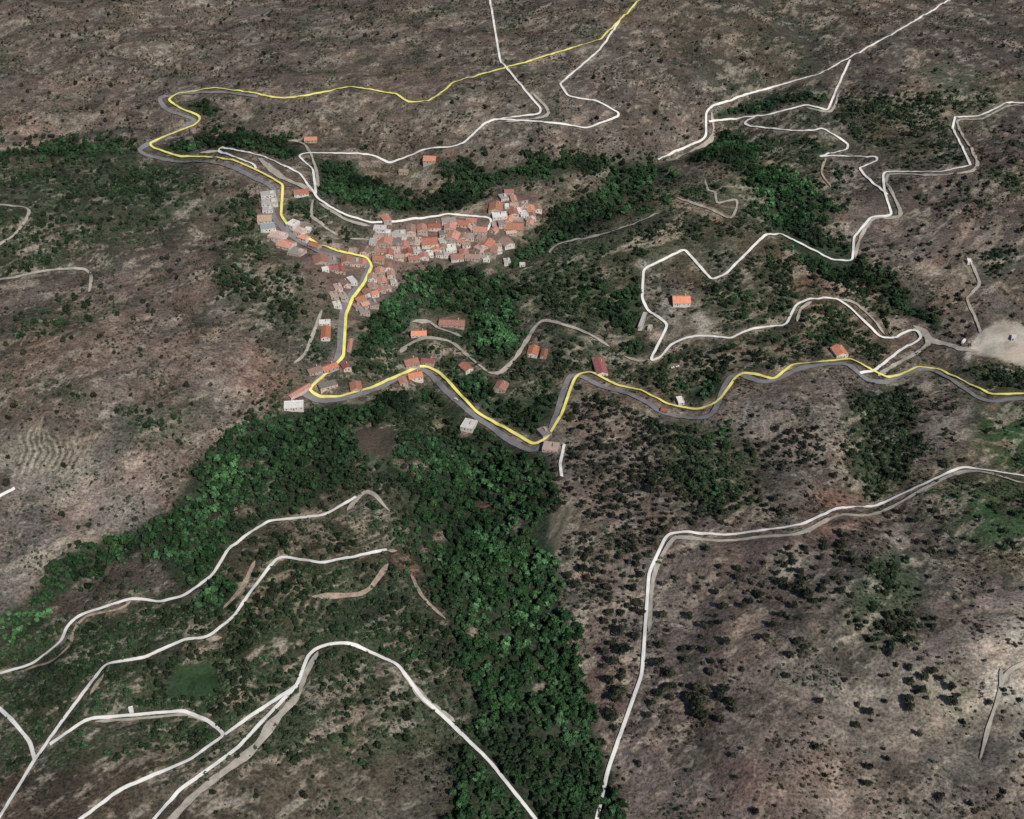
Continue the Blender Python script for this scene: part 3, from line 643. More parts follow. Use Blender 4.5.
PATCH = [(p, (60,70,50), d, 9) for p, d in GREENS] + [(ell(cx, cy, a, b), c, .85, 1) for cx, cy, a, b, c in CLEAR if a] + [  # polygon, colour, strength, blur
 (VILLAGE, (108,88,78), .85, 2), (QUARRY, (172,164,150), .95, 1),
 ([(352,430),(394,428),(397,440),(390,455),(365,458),(356,445)], (98,76,70), .9, 1), ([(366,461),(378,458),(386,463),(372,467)], (132,130,112), .7, 1), ([(380,466),(388,464),(402,478),(396,481)], (128,128,112), .85, 1),
 ([(178,665),(215,662),(222,690),(200,700),(165,698)], (32,82,40), .9, 3), ([(180,655),(225,655),(225,662),(180,664)], (66,82,54), .8, 1),
 ([(982,398),(1090,400),(1090,465),(1000,462),(975,430)], (46,80,42), .85, 8), ([(955,478),(1090,490),(1090,560),(985,545),(950,510)], (48,82,44), .75, 9),
 ([(870,558),(905,555),(920,580),(890,600)], (52,80,52), .5, 5), ([(984,396),(1004,400),(992,420),(984,410)], (122,98,80), .7, 2), ([(815,505),(838,490),(850,505),(835,509)], (128,88,72), .8, 2),
 ([(905,120),(920,112),(945,140),(965,160),(950,158),(925,138)], (124,110,96), .7, 3), ([(690,318),(700,312),(725,335),(705,338)], (162,153,138), .9, 2), ([(652,305),(672,302),(680,330),(666,320)], (140,132,122), .7, 2),
 ([(675,292),(690,290),(688,284),(676,284)], (130,118,108), .5, 1), ([(935,290),(955,278),(978,282),(972,297),(950,300)], (134,114,96), .6, 3), ([(985,330),(1040,318),(1090,326),(1024,326),(995,335)], (128,116,98), .6, 3),
 ([(420,185),(455,175),(462,185),(440,195),(420,198)], (126,102,84), .6, 3), ([(352,172),(362,170),(365,184),(352,182)], (124,98,80), .5, 2), ([(575,172),(600,172),(605,182),(585,184)], (124,98,84), .6, 2),
 ([(240,350),(262,342),(270,362),(250,370)], (126,94,80), .5, 4), ([(228,395),(245,382),(252,390),(235,405)], (122,92,78), .5, 3), ([(45,600),(60,596),(55,612),(42,622)], (132,100,82), .6, 2),
 ([(235,600),(262,588),(272,575),(278,580),(262,605),(240,622)], (130,86,68), .6, 3), ([(325,535),(370,525),(372,540),(328,552)], (118,84,66), .5, 2), ([(402,560),(412,553),(414,566),(404,568)], (136,84,70), .7, 2),
 ([(185,640),(215,645),(228,655),(210,657),(182,652)], (132,104,84), .7, 2), ([(975,640),(1024,600),(1060,620),(1040,720),(985,700)], (166,156,142), .8, 9), ([(925,668),(960,690),(990,700),(970,722),(930,700)], (158,144,122), .7, 4),
 ([(640,258),(652,262),(648,270),(636,266)], (168,162,154), .7, 1), ([(670,207),(684,210),(680,218),(670,216)], (140,132,128), .6, 2), ([(850,168),(858,167),(856,174)], (168,160,150), .7, 1), ([(105,157),(117,157),(116,163),(107,161)], (158,138,116), .8, 1),
 ([(215,120),(224,121),(222,127),(214,126)], (132,124,116), .6, 1), ([(340,505),(368,490),(392,512),(360,520)], (122,108,92), .4, 3), ([(640,375),(668,372),(672,388),(648,390)], (126,96,74), .55, 3), ([(730,348),(752,348),(752,356),(730,355)], (128,86,70), .6, 1),
 ([(800,305),(830,300),(850,315),(830,330)], (116,84,68), .5, 3), ([(765,275),(850,286),(850,296),(790,290)], (124,92,76), .5, 3), ([(535,340),(548,330),(556,345),(545,350)], (134,124,114), .6, 1),
 ([(440,372),(460,368),(470,392),(455,402)], (110,98,86), .3, 3), ([(548,515),(575,505),(560,545),(550,560)], (96,92,78), .5, 2),
]
for p, c, s, b in PATCH: paint(poly(blank(), p, s), c, b)
# cart tracks, cut banks and terrace walls worn into the slopes
BANKS = []
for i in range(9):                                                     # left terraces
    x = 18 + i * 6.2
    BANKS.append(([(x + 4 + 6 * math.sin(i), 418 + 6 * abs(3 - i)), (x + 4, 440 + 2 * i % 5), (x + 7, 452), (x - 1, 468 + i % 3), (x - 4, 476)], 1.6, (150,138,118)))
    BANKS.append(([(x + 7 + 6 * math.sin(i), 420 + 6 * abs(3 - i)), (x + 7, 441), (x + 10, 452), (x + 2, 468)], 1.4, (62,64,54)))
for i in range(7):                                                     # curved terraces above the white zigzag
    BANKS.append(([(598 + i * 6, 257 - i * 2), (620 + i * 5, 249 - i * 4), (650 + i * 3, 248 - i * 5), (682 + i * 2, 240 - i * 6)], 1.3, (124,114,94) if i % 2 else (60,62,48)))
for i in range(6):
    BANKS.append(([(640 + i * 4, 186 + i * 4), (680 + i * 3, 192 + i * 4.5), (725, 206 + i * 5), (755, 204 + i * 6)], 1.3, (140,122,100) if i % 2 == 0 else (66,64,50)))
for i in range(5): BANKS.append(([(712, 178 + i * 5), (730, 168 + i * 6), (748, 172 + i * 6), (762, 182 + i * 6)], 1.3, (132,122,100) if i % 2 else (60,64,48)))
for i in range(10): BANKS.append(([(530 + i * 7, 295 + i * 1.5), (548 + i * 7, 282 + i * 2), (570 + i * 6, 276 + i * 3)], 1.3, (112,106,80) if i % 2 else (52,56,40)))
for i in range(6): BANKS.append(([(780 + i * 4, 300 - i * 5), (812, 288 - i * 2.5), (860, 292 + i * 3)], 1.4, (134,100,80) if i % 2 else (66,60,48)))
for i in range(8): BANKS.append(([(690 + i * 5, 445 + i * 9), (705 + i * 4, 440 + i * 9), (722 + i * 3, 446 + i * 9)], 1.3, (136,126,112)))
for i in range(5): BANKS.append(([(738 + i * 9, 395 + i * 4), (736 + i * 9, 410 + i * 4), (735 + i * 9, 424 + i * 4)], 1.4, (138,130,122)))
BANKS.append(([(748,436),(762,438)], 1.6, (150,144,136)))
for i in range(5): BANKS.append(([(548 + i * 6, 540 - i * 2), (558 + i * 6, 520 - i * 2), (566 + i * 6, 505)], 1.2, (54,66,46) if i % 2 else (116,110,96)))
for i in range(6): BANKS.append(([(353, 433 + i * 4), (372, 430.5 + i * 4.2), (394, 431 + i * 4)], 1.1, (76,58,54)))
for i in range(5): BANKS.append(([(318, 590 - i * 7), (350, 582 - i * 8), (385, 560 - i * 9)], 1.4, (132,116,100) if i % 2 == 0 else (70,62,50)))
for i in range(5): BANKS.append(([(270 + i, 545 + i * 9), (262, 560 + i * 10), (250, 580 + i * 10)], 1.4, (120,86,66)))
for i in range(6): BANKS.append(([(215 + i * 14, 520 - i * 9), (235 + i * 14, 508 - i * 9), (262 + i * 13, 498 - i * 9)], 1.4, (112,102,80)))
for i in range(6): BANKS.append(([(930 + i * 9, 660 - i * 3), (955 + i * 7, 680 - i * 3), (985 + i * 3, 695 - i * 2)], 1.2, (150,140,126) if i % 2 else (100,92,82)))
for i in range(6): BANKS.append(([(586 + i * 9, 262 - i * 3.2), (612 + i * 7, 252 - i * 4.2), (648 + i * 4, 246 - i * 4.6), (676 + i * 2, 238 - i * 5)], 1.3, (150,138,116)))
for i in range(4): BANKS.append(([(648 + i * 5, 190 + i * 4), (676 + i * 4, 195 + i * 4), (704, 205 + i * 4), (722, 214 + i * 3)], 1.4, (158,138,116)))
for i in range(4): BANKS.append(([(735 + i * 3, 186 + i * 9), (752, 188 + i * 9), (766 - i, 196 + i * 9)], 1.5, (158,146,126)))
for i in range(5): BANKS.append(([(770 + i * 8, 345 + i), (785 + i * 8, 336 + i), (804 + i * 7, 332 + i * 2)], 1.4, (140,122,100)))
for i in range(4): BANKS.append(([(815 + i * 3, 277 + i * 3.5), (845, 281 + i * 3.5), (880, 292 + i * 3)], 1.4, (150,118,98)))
BANKS += [([(655,386),(672,384)], 2, (138,98,78)), ([(708,350),(738,350),(748,354)], 2.6, (146,96,78)), ([(722,338),(760,340)], 1.6, (132,104,86)), ([(70,325),(98,312),(110,312)], 4, (128,110,96)), ([(110,312),(95,320),(60,335),(20,352),(0,362)], 2, (136,118,102)), ([(110,314),(70,338),(30,362)], 1.6, (132,116,100)), ([(84,300),(110,316),(112,325)], 2.2, (132,114,100)), ([(135,318),(136,335)], 5, (126,110,98)),
 ([(0,395),(28,388),(45,382)], 4, (136,118,104)), ([(92,478),(112,470)], 2.2, (152,148,142)), ([(0,148),(30,144),(56,140)], 3.5, (142,122,106)), ([(200,235),(192,225),(186,215),(205,195)], 2, (126,110,100)), ([(195,450),(180,470),(172,500),(168,512)], 1.6, (132,114,98)), ([(200,445),(222,430),(240,415)], 4, (118,100,88)),
 ([(285,360),(272,378),(255,402),(235,425)], 1.8, (132,110,96)), ([(195,165),(230,172),(258,184)], 1.4, (128,106,92)), ([(985,636),(1001,668)], 2.2, (164,152,136)), ([(900,515),(840,528),(880,535),(900,538)], 1.5, (130,116,100)), ([(823,448),(822,475),(835,490)], 2, (120,112,104)),
 ([(835,390),(838,415),(836,430)], 3, (130,120,112)), ([(690,700),(720,708),(745,722)], 4, (120,108,100)), ([(612,590),(632,595),(625,625),(616,632)], 7, (112,104,98)), ([(575,640),(580,660),(575,680)], 2, (116,108,84)), ([(597,690),(597,715)], 2, (112,104,92)),
 ([(1000,686),(1003,700),(1012,712)], 2.5, (150,140,126)), ([(930,700),(950,712),(962,720)], 3, (156,142,118)), ([(764,612),(790,614),(815,612)], 1.5, (120,108,98)), ([(860,215),(905,245),(915,262)], 3, (110,98,90)), ([(955,248),(985,292),(1000,282),(1020,300)], 2, (132,116,96))]
verge = blank(); stroke(verge, ASPHALT, 10, .5, 3)
for pts in WHITE: stroke(verge, pts, 7, .35, 3)
paint(verge, (108,94,84))
# dark green ground under and around the woods, meadow green under the thickets
paint(np.clip(wood * 1.0, 0, .9), (34,50,34)); paint(np.clip(WOODW * .6, 0, .4) * (1 - clear), (54,62,46)); paint(np.clip(thin * 1.25, 0, .72), (50,64,44))

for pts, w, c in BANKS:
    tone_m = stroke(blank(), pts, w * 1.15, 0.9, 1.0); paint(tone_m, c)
# ------------------------------------------------------------------ ground
NR, NC = 880, 900
yr = []; y = 365.0
while y < 2750:
    yr.append(y); y += 1.27 * (y * y + CAM_H ** 2) / (FPX * CAM_H)
yr = np.array(yr); half = np.sqrt(yr ** 2 + CAM_H ** 2) * 512 / FPX * 1.30
uc = np.linspace(-1, 1, NC)
GX = uc[None, :] * half[:, None]; GY = np.repeat(yr[:, None], NC, 1)
GX = GX + rng.uniform(-.25, .25, GX.shape); GZ = height(GX, GY)
PX, PY = project(GX, GY, GZ)
wpx = PX + fbm(GX, GY, 26, 4, 51, .6) * 5; wpy = PY + fbm(GX, GY, 26, 4, 52, .6) * 3
ground_col = np.stack([look(tone[..., k], wpx, wpy) for k in range(3)], -1)
def blend(m, col):
    global ground_col
    ground_col = ground_col * (1 - m[..., None]) + lin(col) * m[..., None]
barrens = look(blur(poly(blank(), [(960,640),(1030,595),(1090,610),(1090,740),(930,730),(900,690)], .8), 10), PX, PY)
open_land = np.clip(1 - barrens - look(wood, wpx, wpy) - look(fields, PX, PY) - look(poly(blank(), QUARRY) + poly(blank(), VILLAGE, .7), PX, PY), 0, 1)
tzone = look(blur(poly(poly(poly(poly(poly(blank(), [(590,180),(765,165),(765,260),(590,262)], 1), [(10,410),(75,410),(75,490),(10,490)], 1), [(300,550),(395,540),(395,600),(305,602)], 1), [(530,270),(610,275),(620,310),(530,312)], 1), [(640,430),(760,390),(770,440),(730,520),(680,520)], .8), 5), PX, PY)
open_land = open_land * (1 - .8 * tzone)
sx_ = GX * .8 + GY * .6; sy_ = GY * .8 - GX * .6                       # wear runs aslant down the hills
patchy = fbm(GX, GY, 48, 5, 121, .62); fine = fbm(sx_ * .55, sy_ * 1.5, 12, 4, 122, .65); speck = fbm(GX, GY, 6.5, 3, 123, .6)
blend(np.clip((patchy * .7 + fine * .8 + speck * .35 - .10) * 2.6, 0, .62) * open_land, (58, 58, 48))
blend(np.clip((-patchy * .45 + fine * .9 - speck * .4 - .16) * 2.4, 0, .55) * open_land, (150, 137, 122))
red = fbm(GX, GY, 90, 4, 124, .6); blend(np.clip((red - .14) * 1.6, 0, .15) * open_land, (112, 86, 72))
rill = np.abs(fbm(sx_ * .7, sy_, 55, 4, 125, .55)); blend(np.clip((.022 - rill) * 30, 0, .5) * np.clip(fbm(GX, GY, 120, 2, 126) * 4 + .3, 0, 1) * open_land, (150, 136, 120))
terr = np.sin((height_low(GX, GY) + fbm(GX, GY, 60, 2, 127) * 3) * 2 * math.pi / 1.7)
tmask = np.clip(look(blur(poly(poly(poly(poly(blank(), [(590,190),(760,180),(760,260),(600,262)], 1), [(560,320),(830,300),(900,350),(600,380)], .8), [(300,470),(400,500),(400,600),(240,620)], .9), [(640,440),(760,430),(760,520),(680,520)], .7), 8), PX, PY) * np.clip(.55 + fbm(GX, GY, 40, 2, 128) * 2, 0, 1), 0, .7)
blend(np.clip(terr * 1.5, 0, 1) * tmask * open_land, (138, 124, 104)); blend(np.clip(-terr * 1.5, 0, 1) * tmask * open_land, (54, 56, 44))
grey = ground_col.mean(-1, keepdims=True); ground_col = (grey + (ground_col - grey) * .74) * 1.14
worked = np.clip(look(blur(poly(blank(), QUARRY), 2), PX, PY) * .8 + look(fields, PX, PY) * .5 + look(blur(poly(blank(), VILLAGE), 2), PX, PY) * .4, 0, .85)
ground_col = np.concatenate([ground_col, 1 - worked[..., None]], -1)
cut = blank()
for pts in WHITE + [YELLOW, ASPHALT] + [q[0] for q in GRAVEL]: stroke(cut, pts, 6.5)
GZ = GZ - 0.95 * look(blur(cut, 1), PX, PY)
nr = len(yr); idx = np.arange(nr * NC).reshape(nr, NC)
faces = np.stack([idx[:-1, :-1], idx[:-1, 1:], idx[1:, 1:], idx[1:, :-1]], -1).reshape(-1, 4)
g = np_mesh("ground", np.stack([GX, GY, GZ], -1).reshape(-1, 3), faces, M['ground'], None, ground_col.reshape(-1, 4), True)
tag(g, "dry brown mountainside with scrub and bare soil", "ground", kind="structure")

hx, hy = np.meshgrid(np.linspace(-14000, 14000, 240), np.linspace(-6000, 24000, 260))
inside = (hy > 300) & (hy < 2850) & (np.abs(hx) < np.sqrt(np.maximum(hy, 0) ** 2 + CAM_H ** 2) * 512 / FPX * 1.30 + 100)
hz = height_low(hx, hy) * 0.6 + fbm(hx, hy, 1500, 4, 77) * 160 - 30 - np.where(inside, 70, 0)
hz = np.where((hy < 3200) & (hy > 0) & (np.abs(hx) < 2200), np.minimum(hz, -25 - np.where(inside, 60, 0)), hz)
hi = np.arange(hx.size).reshape(hx.shape)
hf = np.stack([hi[:-1, :-1], hi[:-1, 1:], hi[1:, 1:], hi[1:, :-1]], -1).reshape(-1, 4)
o = np_mesh("hills", np.stack([hx, hy, hz], -1).reshape(-1, 3), hf, M['hills'], None, None, True)
tag(o, "brown hills around the mountainside", "hills", kind="structure")

# ------------------------------------------------------------------ roads
def resample(pts, step=3.0, smooth=True):
    P = np.array(pts, float); out = []
    n = len(P)
    for i in range(n - 1):
        p1, p2 = P[i], P[i + 1]; p0 = P[i - 1] if i else 2 * p1 - p2; p3 = P[i + 2] if i + 2 < n else 2 * p2 - p1
        k = max(2, int(np.hypot(*(p2 - p1)) / step))
        for j in range(k):
            t = j / k
            if smooth:
                q = 0.5 * ((2 * p1) + (-p0 + p2) * t + (2 * p0 - 5 * p1 + 4 * p2 - p3) * t * t + (-p0 + 3 * p1 - 3 * p2 + p3) * t ** 3)
            else: q = p1 + (p2 - p1) * t
            out.append(q)
    out.append(P[-1]); return np.array(out)

def strip(name, pts, width, mat, lift, label, smooth=True, wobble=0.0, cat='road', taper=False):
    a = np.array(pts, float); a = resample(a, 7.0, smooth); x, y, z = place(a[:, 0], a[:, 1])
    P = resample(np.stack([x, y], 1), 2.5, smooth)
    if not smooth:                                             # round the corners slightly
        for _ in range(3): P[1:-1] = 0.25 * P[:-2] + 0.5 * P[1:-1] + 0.25 * P[2:]
    d = np.gradient(P, axis=0); d /= np.maximum(np.hypot(d[:, 0], d[:, 1]), 1e-6)[:, None]; nrm = np.stack([-d[:, 1], d[:, 0]], 1)
    w = width * (1 + wobble * fbm(P[:, 0], P[:, 1], 14, 2, 91))
    if taper:
        run = np.concatenate([[0], np.cumsum(np.hypot(*np.diff(P, axis=0).T))]); e = np.clip(np.minimum(run, run[-1] - run) / (width * 2.2), 0, 1); w = w * (.12 + .88 * np.sqrt(e))
    cross = np.array([-0.5, -0.17, 0.17, 0.5]); V = []
    for c in cross:
        Q = P + nrm * (w * c)[:, None]; V.append(np.stack([Q[:, 0], Q[:, 1], height(Q[:, 0], Q[:, 1]) + lift], 1))
    V = np.stack(V, 1); V[:, 1:3, 2] = np.maximum(V[:, 1:3, 2], V[:, [0, 3], 2].mean(1)[:, None] - 0.3)
    n, k = V.shape[:2]; idx = np.arange(n * k).reshape(n, k)
    f = np.stack([idx[:-1, :-1], idx[1:, :-1], idx[1:, 1:], idx[:-1, 1:]], -1).reshape(-1, 4)[:, ::-1]
    o = np_mesh(name, V.reshape(-1, 3), f, mat, None, None, True)
    tag(o, label, cat, kind="structure"); return o

strip("road", ASPHALT, 5.8, M['asphalt'], 0.55, "grey asphalt main road winding past the village", True, 0.25)
EARTHY = [(411, 574), (255, 561), (206, 640), (826, 158), (24, 671), (90, 695), (312, 597)]
for i, (pts, w) in enumerate(GRAVEL):
    earth = tuple(pts[0]) in EARTHY
    strip("track", pts, w * (.8 if earth else .95), M['earth' if earth else 'gravel'], 0.45 + 0.004 * i, "bare earth track cut into the slope" if earth else "pale gravel track on the hillside", True, 0.7, 'track', True)
for i, pts in enumerate(WHITE): strip("map_line", pts, 2.9, M['overlay'], 0.75 + 0.004 * i, "narrow whitish map concrete lane zigzagging on the slope", False, 0.12, 'map line')  # map overlay lines added as strips, plus one short concrete path
strip("road_line", YELLOW, 3.0, M['yellow'], 0.95, "continuous yellow map overlay strip following the main road", False, 0.05, 'road line')  # map overlay line laid over the terrain, not paint on the asphalt

# ------------------------------------------------------------------ houses
ALLH = HOUSES + LONE
_hx, _hy, _hz = place([h[0] for h in ALLH], [h[1] + 2.0 for h in ALLH])
HOUSE_AT = {(h[0], h[1]): (float(a), float(b), float(c)) for h, a, b, c in zip(ALLH, _hx, _hy, _hz)}

def house(px, py, wp, dp, turn, kind, label, group=None, name="house"):
    x, y, z = HOUSE_AT[(px, py)]
    sc = math.sqrt(x * x + y * y + (CAM_H - z) ** 2) / FPX
    w = wp * sc * (1.12 if group else 1.0); d = max(3.5, dp * sc * (1.9 if group else 1.62))
    h = 2.8 if min(w, d) < 7 else random.choice((2.9, 3.1, 3.4))
    if min(w, d) < 4.2: h = 2.5
    rz = math.radians(turn)
    ca, sa = math.cos(rz), math.sin(rz)
    ab = np.array([(a, b) for a in (-1, 0, 1) for b in (-1, 0, 1)], float)
    zs = height(x + ca * ab[:, 0] * w / 2 - sa * ab[:, 1] * d / 2, y + sa * ab[:, 0] * w / 2 + ca * ab[:, 1] * d / 2).tolist()
    base = float(np.mean(zs)); lo = min(zs) - base - 0.6
    root = empty(name, (x, y, base), rz); tag(root, label, "house", group)
    wm = M['white_wall'] if kind in 'wkO' else random.choice([M['white_wall'], M['pink_wall'], M['stone_wall'], M['stone_wall']])
    rm = random.choice(ROOF_MATS[kind])
    flat_roof = kind in 'gwkv'
    hw, hd = w / 2, d / 2
    along_x = w >= d
    mb = MB()
    if flat_roof:
        mb.box(-hw, hw, -hd, hd, lo, h); mb.build("wall", wm, root)
        r = MB(); e = 0.12
        r.box(-hw - e, hw + e, -hd - e, hd + e, h + 0.003, h + 0.25)
        p = 0.28                                                        # parapet round the roof slab
        r.box(-hw - e, hw + e, -hd - e, -hd - e + p, h + 0.253, h + 0.7); r.box(-hw - e, hw + e, hd + e - p, hd + e, h + 0.253, h + 0.7)
        r.box(-hw - e, -hw - e + p, -hd - e + p + .003, hd + e - p - .003, h + 0.253, h + 0.7); r.box(hw + e - p, hw + e, -hd - e + p + .003, hd + e - p - .003, h + 0.253, h + 0.7)
        ro = r.build("roof", rm, root)
        if w > 7 and d > 6 and random.random() < 0.7:
            s = MB(); s.box(hw * .2, hw * .75, -hd * .1, hd * .6, h + 0.256, h + 2.1); s.build("stair_hut", wm, ro)
    else:
        run = hd if along_x else hw; rise = run * 0.42; L = hw if along_x else hd; ax = 'x' if along_x else 'y'
        mb.prism([(-run, lo), (run, lo), (run, h), (0, h + rise), (-run, h)], ax, -L, L); mb.build("wall", wm, root)
        ov = 0.45; t = 0.22; sl = rise / run
        r = MB()
        for sg in (-1, 1):
            a = (sg * 0.0, h + rise + 0.02); b2 = (sg * (run + ov), h - ov * sl + 0.02)
            r.prism([a, b2, (b2[0], b2[1] + t), (a[0], a[1] + t)], ax, -L - ov, L + ov)
        r.box(*((-L - ov, L + ov, -.16, .16) if along_x else (-.16, .16, -L - ov, L + ov)), h + rise + t - 0.02, h + rise + t + 0.14)
        ro = r.build("roof", rm, root)
        if random.random() < 0.55 and min(w, d) > 5:
            c = MB(); cx, cy = (L * .5, run * .45) if along_x else (run * .45, L * .5)
            c.box(cx - .4, cx + .4, cy - .4, cy + .4, h + rise * .3, h + rise + 1.1); c.box(cx - .5, cx + .5, cy - .5, cy + .5, h + rise + 1.103, h + rise + 1.3); c.build("chimney", M['chimney'], ro)
    # the front looks down the slope
    if h > 2.55:
        dd = MB(); dx = random.uniform(-.3, .3) * w
        dd.box(dx - .55, dx + .55, -hd - .06, -hd + .05, 0.05, 2.15); dd.build("door", M['door'], root)
        n = max(1, min(4, int(w / 3.2)))
        for i in range(n):
            xx = -hw + w * (i + .5) / n
            for zz in (1.1,):
                if zz < 2 and abs(xx - dx) < 1.3: continue
                if zz + 1.3 > h - .2: continue
                q = MB(); q.box(xx - .5, xx + .5, -hd - .05, -hd + .05, zz, zz + 1.2); q.build("window", M['window'], root)
    return root

ORD = "first second third fourth fifth sixth seventh eighth ninth tenth eleventh twelfth thirteenth fourteenth fifteenth sixteenth seventeenth eighteenth nineteenth twentieth".split()
order = {}
for h in sorted(HOUSES, key=lambda q: q[0]):
    key = (h[6], h[5]); order.setdefault(key, []).append(h)
for (q, k), hs in order.items():
    place_txt, grp = QUARTER[q]
    for n, h in enumerate(hs):
        lab = f"{ROOF_WORD[k]} roof house, {ORD[n]} of its colour from left {place_txt}" if len(hs) > 1 else f"only house with {ROOF_WORD[k]} roof {place_txt}"
        house(*h[:6], lab, grp)
for h in LONE: house(*h[:7])

# ------------------------------------------------------------------ cars
def car(px, py, turn, colour, label):
    x, y, z = (float(v[0]) for v in place(px, py))
    z = float(np.max(height(np.array([x - 1, x + 1, x, x]), np.array([y, y, y - 2, y + 2])))) + 0.65
    root = empty("parked_car", (x, y, z), math.radians(turn)); tag(root, label, "car", "cars parked beside the roads")
    paint_m = M['car_dark'] if colour == 'dark' else M['car_white']
    b = MB(); b.prism([(-2.15, .32), (-2.2, .62), (-2.05, .86), (-1.0, .95), (1.05, .98), (2.0, .92), (2.15, .6), (2.1, .32)], 'y', -.86, .86)
    body = b.build("body", paint_m, root)
    # profile is drawn along x, swept across y
    c = MB(); c.prism([(-1.0, .96), (-.35, 1.4), (1.15, 1.44), (1.75, .99)], 'y', -.72, .72); c.build("cabin", M['window'], root)
    r = MB(); r.box(-.32, 1.12, -.7, .7, 1.442, 1.49); r.build("roof", paint_m, root)
    for sx in (-1.35, 1.35):
        for sy in (-.84, .84):
            w = MB(); w.cyl((sx, sy, .33), .33, .11, 'y', 16); wh = w.build("wheel", M['tyre'], root)
            k = MB(); k.cyl((sx, sy + (.115 if sy > 0 else -.115), .33), .2, .012, 'y', 12); k.build("rim", M['rim'], wh)
    for sy in (-.6, .6):
        k = MB(); k.box(-2.23, -2.12, sy - .16, sy + .16, .6, .74); k.build("headlight", M['rim'], root)
for c in CARS: car(*c)

def truck(px, py, turn, label):
    x, y, z = (float(v[0]) for v in place(px, py)); z = float(np.max(height(np.array([x - 2, x + 2, x, x]), np.array([y, y, y - 2, y + 2])))) + 0.5
    root = empty("truck", (x, y, z), math.radians(turn)); tag(root, label, "truck")
    b = MB(); b.box(-1.6, 3.9, -1.15, 1.15, .95, 3.2); b.build("cargo_box", M['car_white'], root)
    c = MB(); c.prism([(-3.6, .55), (-3.65, 1.4), (-3.3, 2.5), (-1.75, 2.6), (-1.75, .55)], 'y', -1.05, 1.05); c.build("cab", M['car_white'], root)
    ch = MB(); ch.box(-1.74, 3.8, -.9, .9, .6, .94); ch.build("chassis", M['tyre'], root)
    w = MB(); w.prism([(-3.68, 1.45), (-3.36, 2.35), (-3.3, 2.35), (-3.6, 1.45)], 'y', -.9, .9); w.build("windscreen", M['window'], root)
    for sx in (-2.7, 2.6):
        for sy in (-.98, .98):
            k = MB(); k.cyl((sx, sy, .48), .48, .16, 'y', 16); k.build("wheel", M['tyre'], root)
truck(963, 343.5, 52, "white box truck parked under dark trees at the quarry entrance")

# ------------------------------------------------------------------ vegetation meshes
def leaf_cloud(n, clumps, seed, flat_top=0.85, size=0.3, cyp=1.0):
    """a crown of radius about 1: leaf sprays gathered in clumps, lit side by their own facing"""
    r = np.random.default_rng(seed)
    cen = r.normal(size=(clumps, 3)); cen /= np.linalg.norm(cen, axis=1)[:, None]; cen *= r.uniform(.35, .72, (clumps, 1)); cen[:, 2] = cen[:, 2] * .8
    cr = r.uniform(.36, .6, clumps)
    ci = r.integers(0, clumps, n)
    d = r.normal(size=(n, 3)); d /= np.linalg.norm(d, axis=1)[:, None]; d[:, 2] = np.where(d[:, 2] < -.3, -d[:, 2] * .6, d[:, 2])
    p = cen[ci] + d * cr[ci][:, None] * r.uniform(.75, 1.05, (n, 1))
    nrm = d + r.normal(size=(n, 3)) * .45; nrm /= np.linalg.norm(nrm, axis=1)[:, None]
    a = np.cross(nrm, r.normal(size=(n, 3))); a /= np.linalg.norm(a, axis=1)[:, None]; b = np.cross(nrm, a)
    s = size * r.uniform(.7, 1.3, (n, 1))
    V = np.stack([p - a * s * .8 - b * s * .5, p + a * s * .8 - b * s * .5, p + b * s * .9 + nrm * s * .1], 1).reshape(-1, 3)
    V[:, 2] = V[:, 2] * flat_top * cyp + flat_top * cyp
    tint = np.repeat(r.uniform(.72, 1.3, clumps)[ci] * r.uniform(.8, 1.2, n), 3)
    return V.astype(np.float32), tint.astype(np.float32)

BIG = [leaf_cloud(230, 9, 100 + i, 1.05, .26) for i in range(8)]
MID = [leaf_cloud(80, 7, 200 + i, 1.0, .40) for i in range(8)]
FAR = [leaf_cloud(46, 5, 300 + i, 1.0, .52) for i in range(6)]
BUSH = [leaf_cloud(10, 3, 400 + i, .6, .68) for i in range(8)]

def mass(name, lib, pos, scale, zs, tint):
    n = len(pos); Vs = []; Cs = []
    pick = rng.integers(0, len(lib), n); rot = rng.uniform(0, 2 * math.pi, n)
    for k, (v, t) in enumerate(lib):
        m = np.where(pick == k)[0]
        if not len(m): continue
        c, s = np.cos(rot[m])[:, None], np.sin(rot[m])[:, None]
        X = (v[None, :, 0] * c - v[None, :, 1] * s) * scale[m][:, None] + pos[m, 0][:, None]
        Y = (v[None, :, 0] * s + v[None, :, 1] * c) * scale[m][:, None] + pos[m, 1][:, None]
        Z = v[None, :, 2] * (scale[m] * zs[m])[:, None] + pos[m, 2][:, None]
        Vs.append(np.stack([X, Y, Z], -1).reshape(-1, 3)); Cs.append((tint[m][:, None, :] * t[None, :, None]).reshape(-1, 3))
    V = np.concatenate(Vs); C = np.concatenate(Cs)
    return np_mesh(name, V, np.arange(len(V)).reshape(-1, 3), M['leaf_mass'], None, C)

def candidates(step, seed):
    """jittered points over the seen ground with their picture positions"""
    r = np.random.default_rng(seed)
    ys = np.arange(400, 2700, step); P = []
    for y in ys:
        hw = math.sqrt(y * y + CAM_H ** 2) * 512 / FPX * 1.18; xs = np.arange(-hw, hw, step)
        P.append(np.stack([xs + r.uniform(-.5, .5, len(xs)) * step, y + r.uniform(-.5, .5, len(xs)) * step], 1))
    P = np.concatenate(P); z = height(P[:, 0], P[:, 1]); px, py = project(P[:, 0], P[:, 1], z)
    return np.column_stack([P, z]), px, py, r

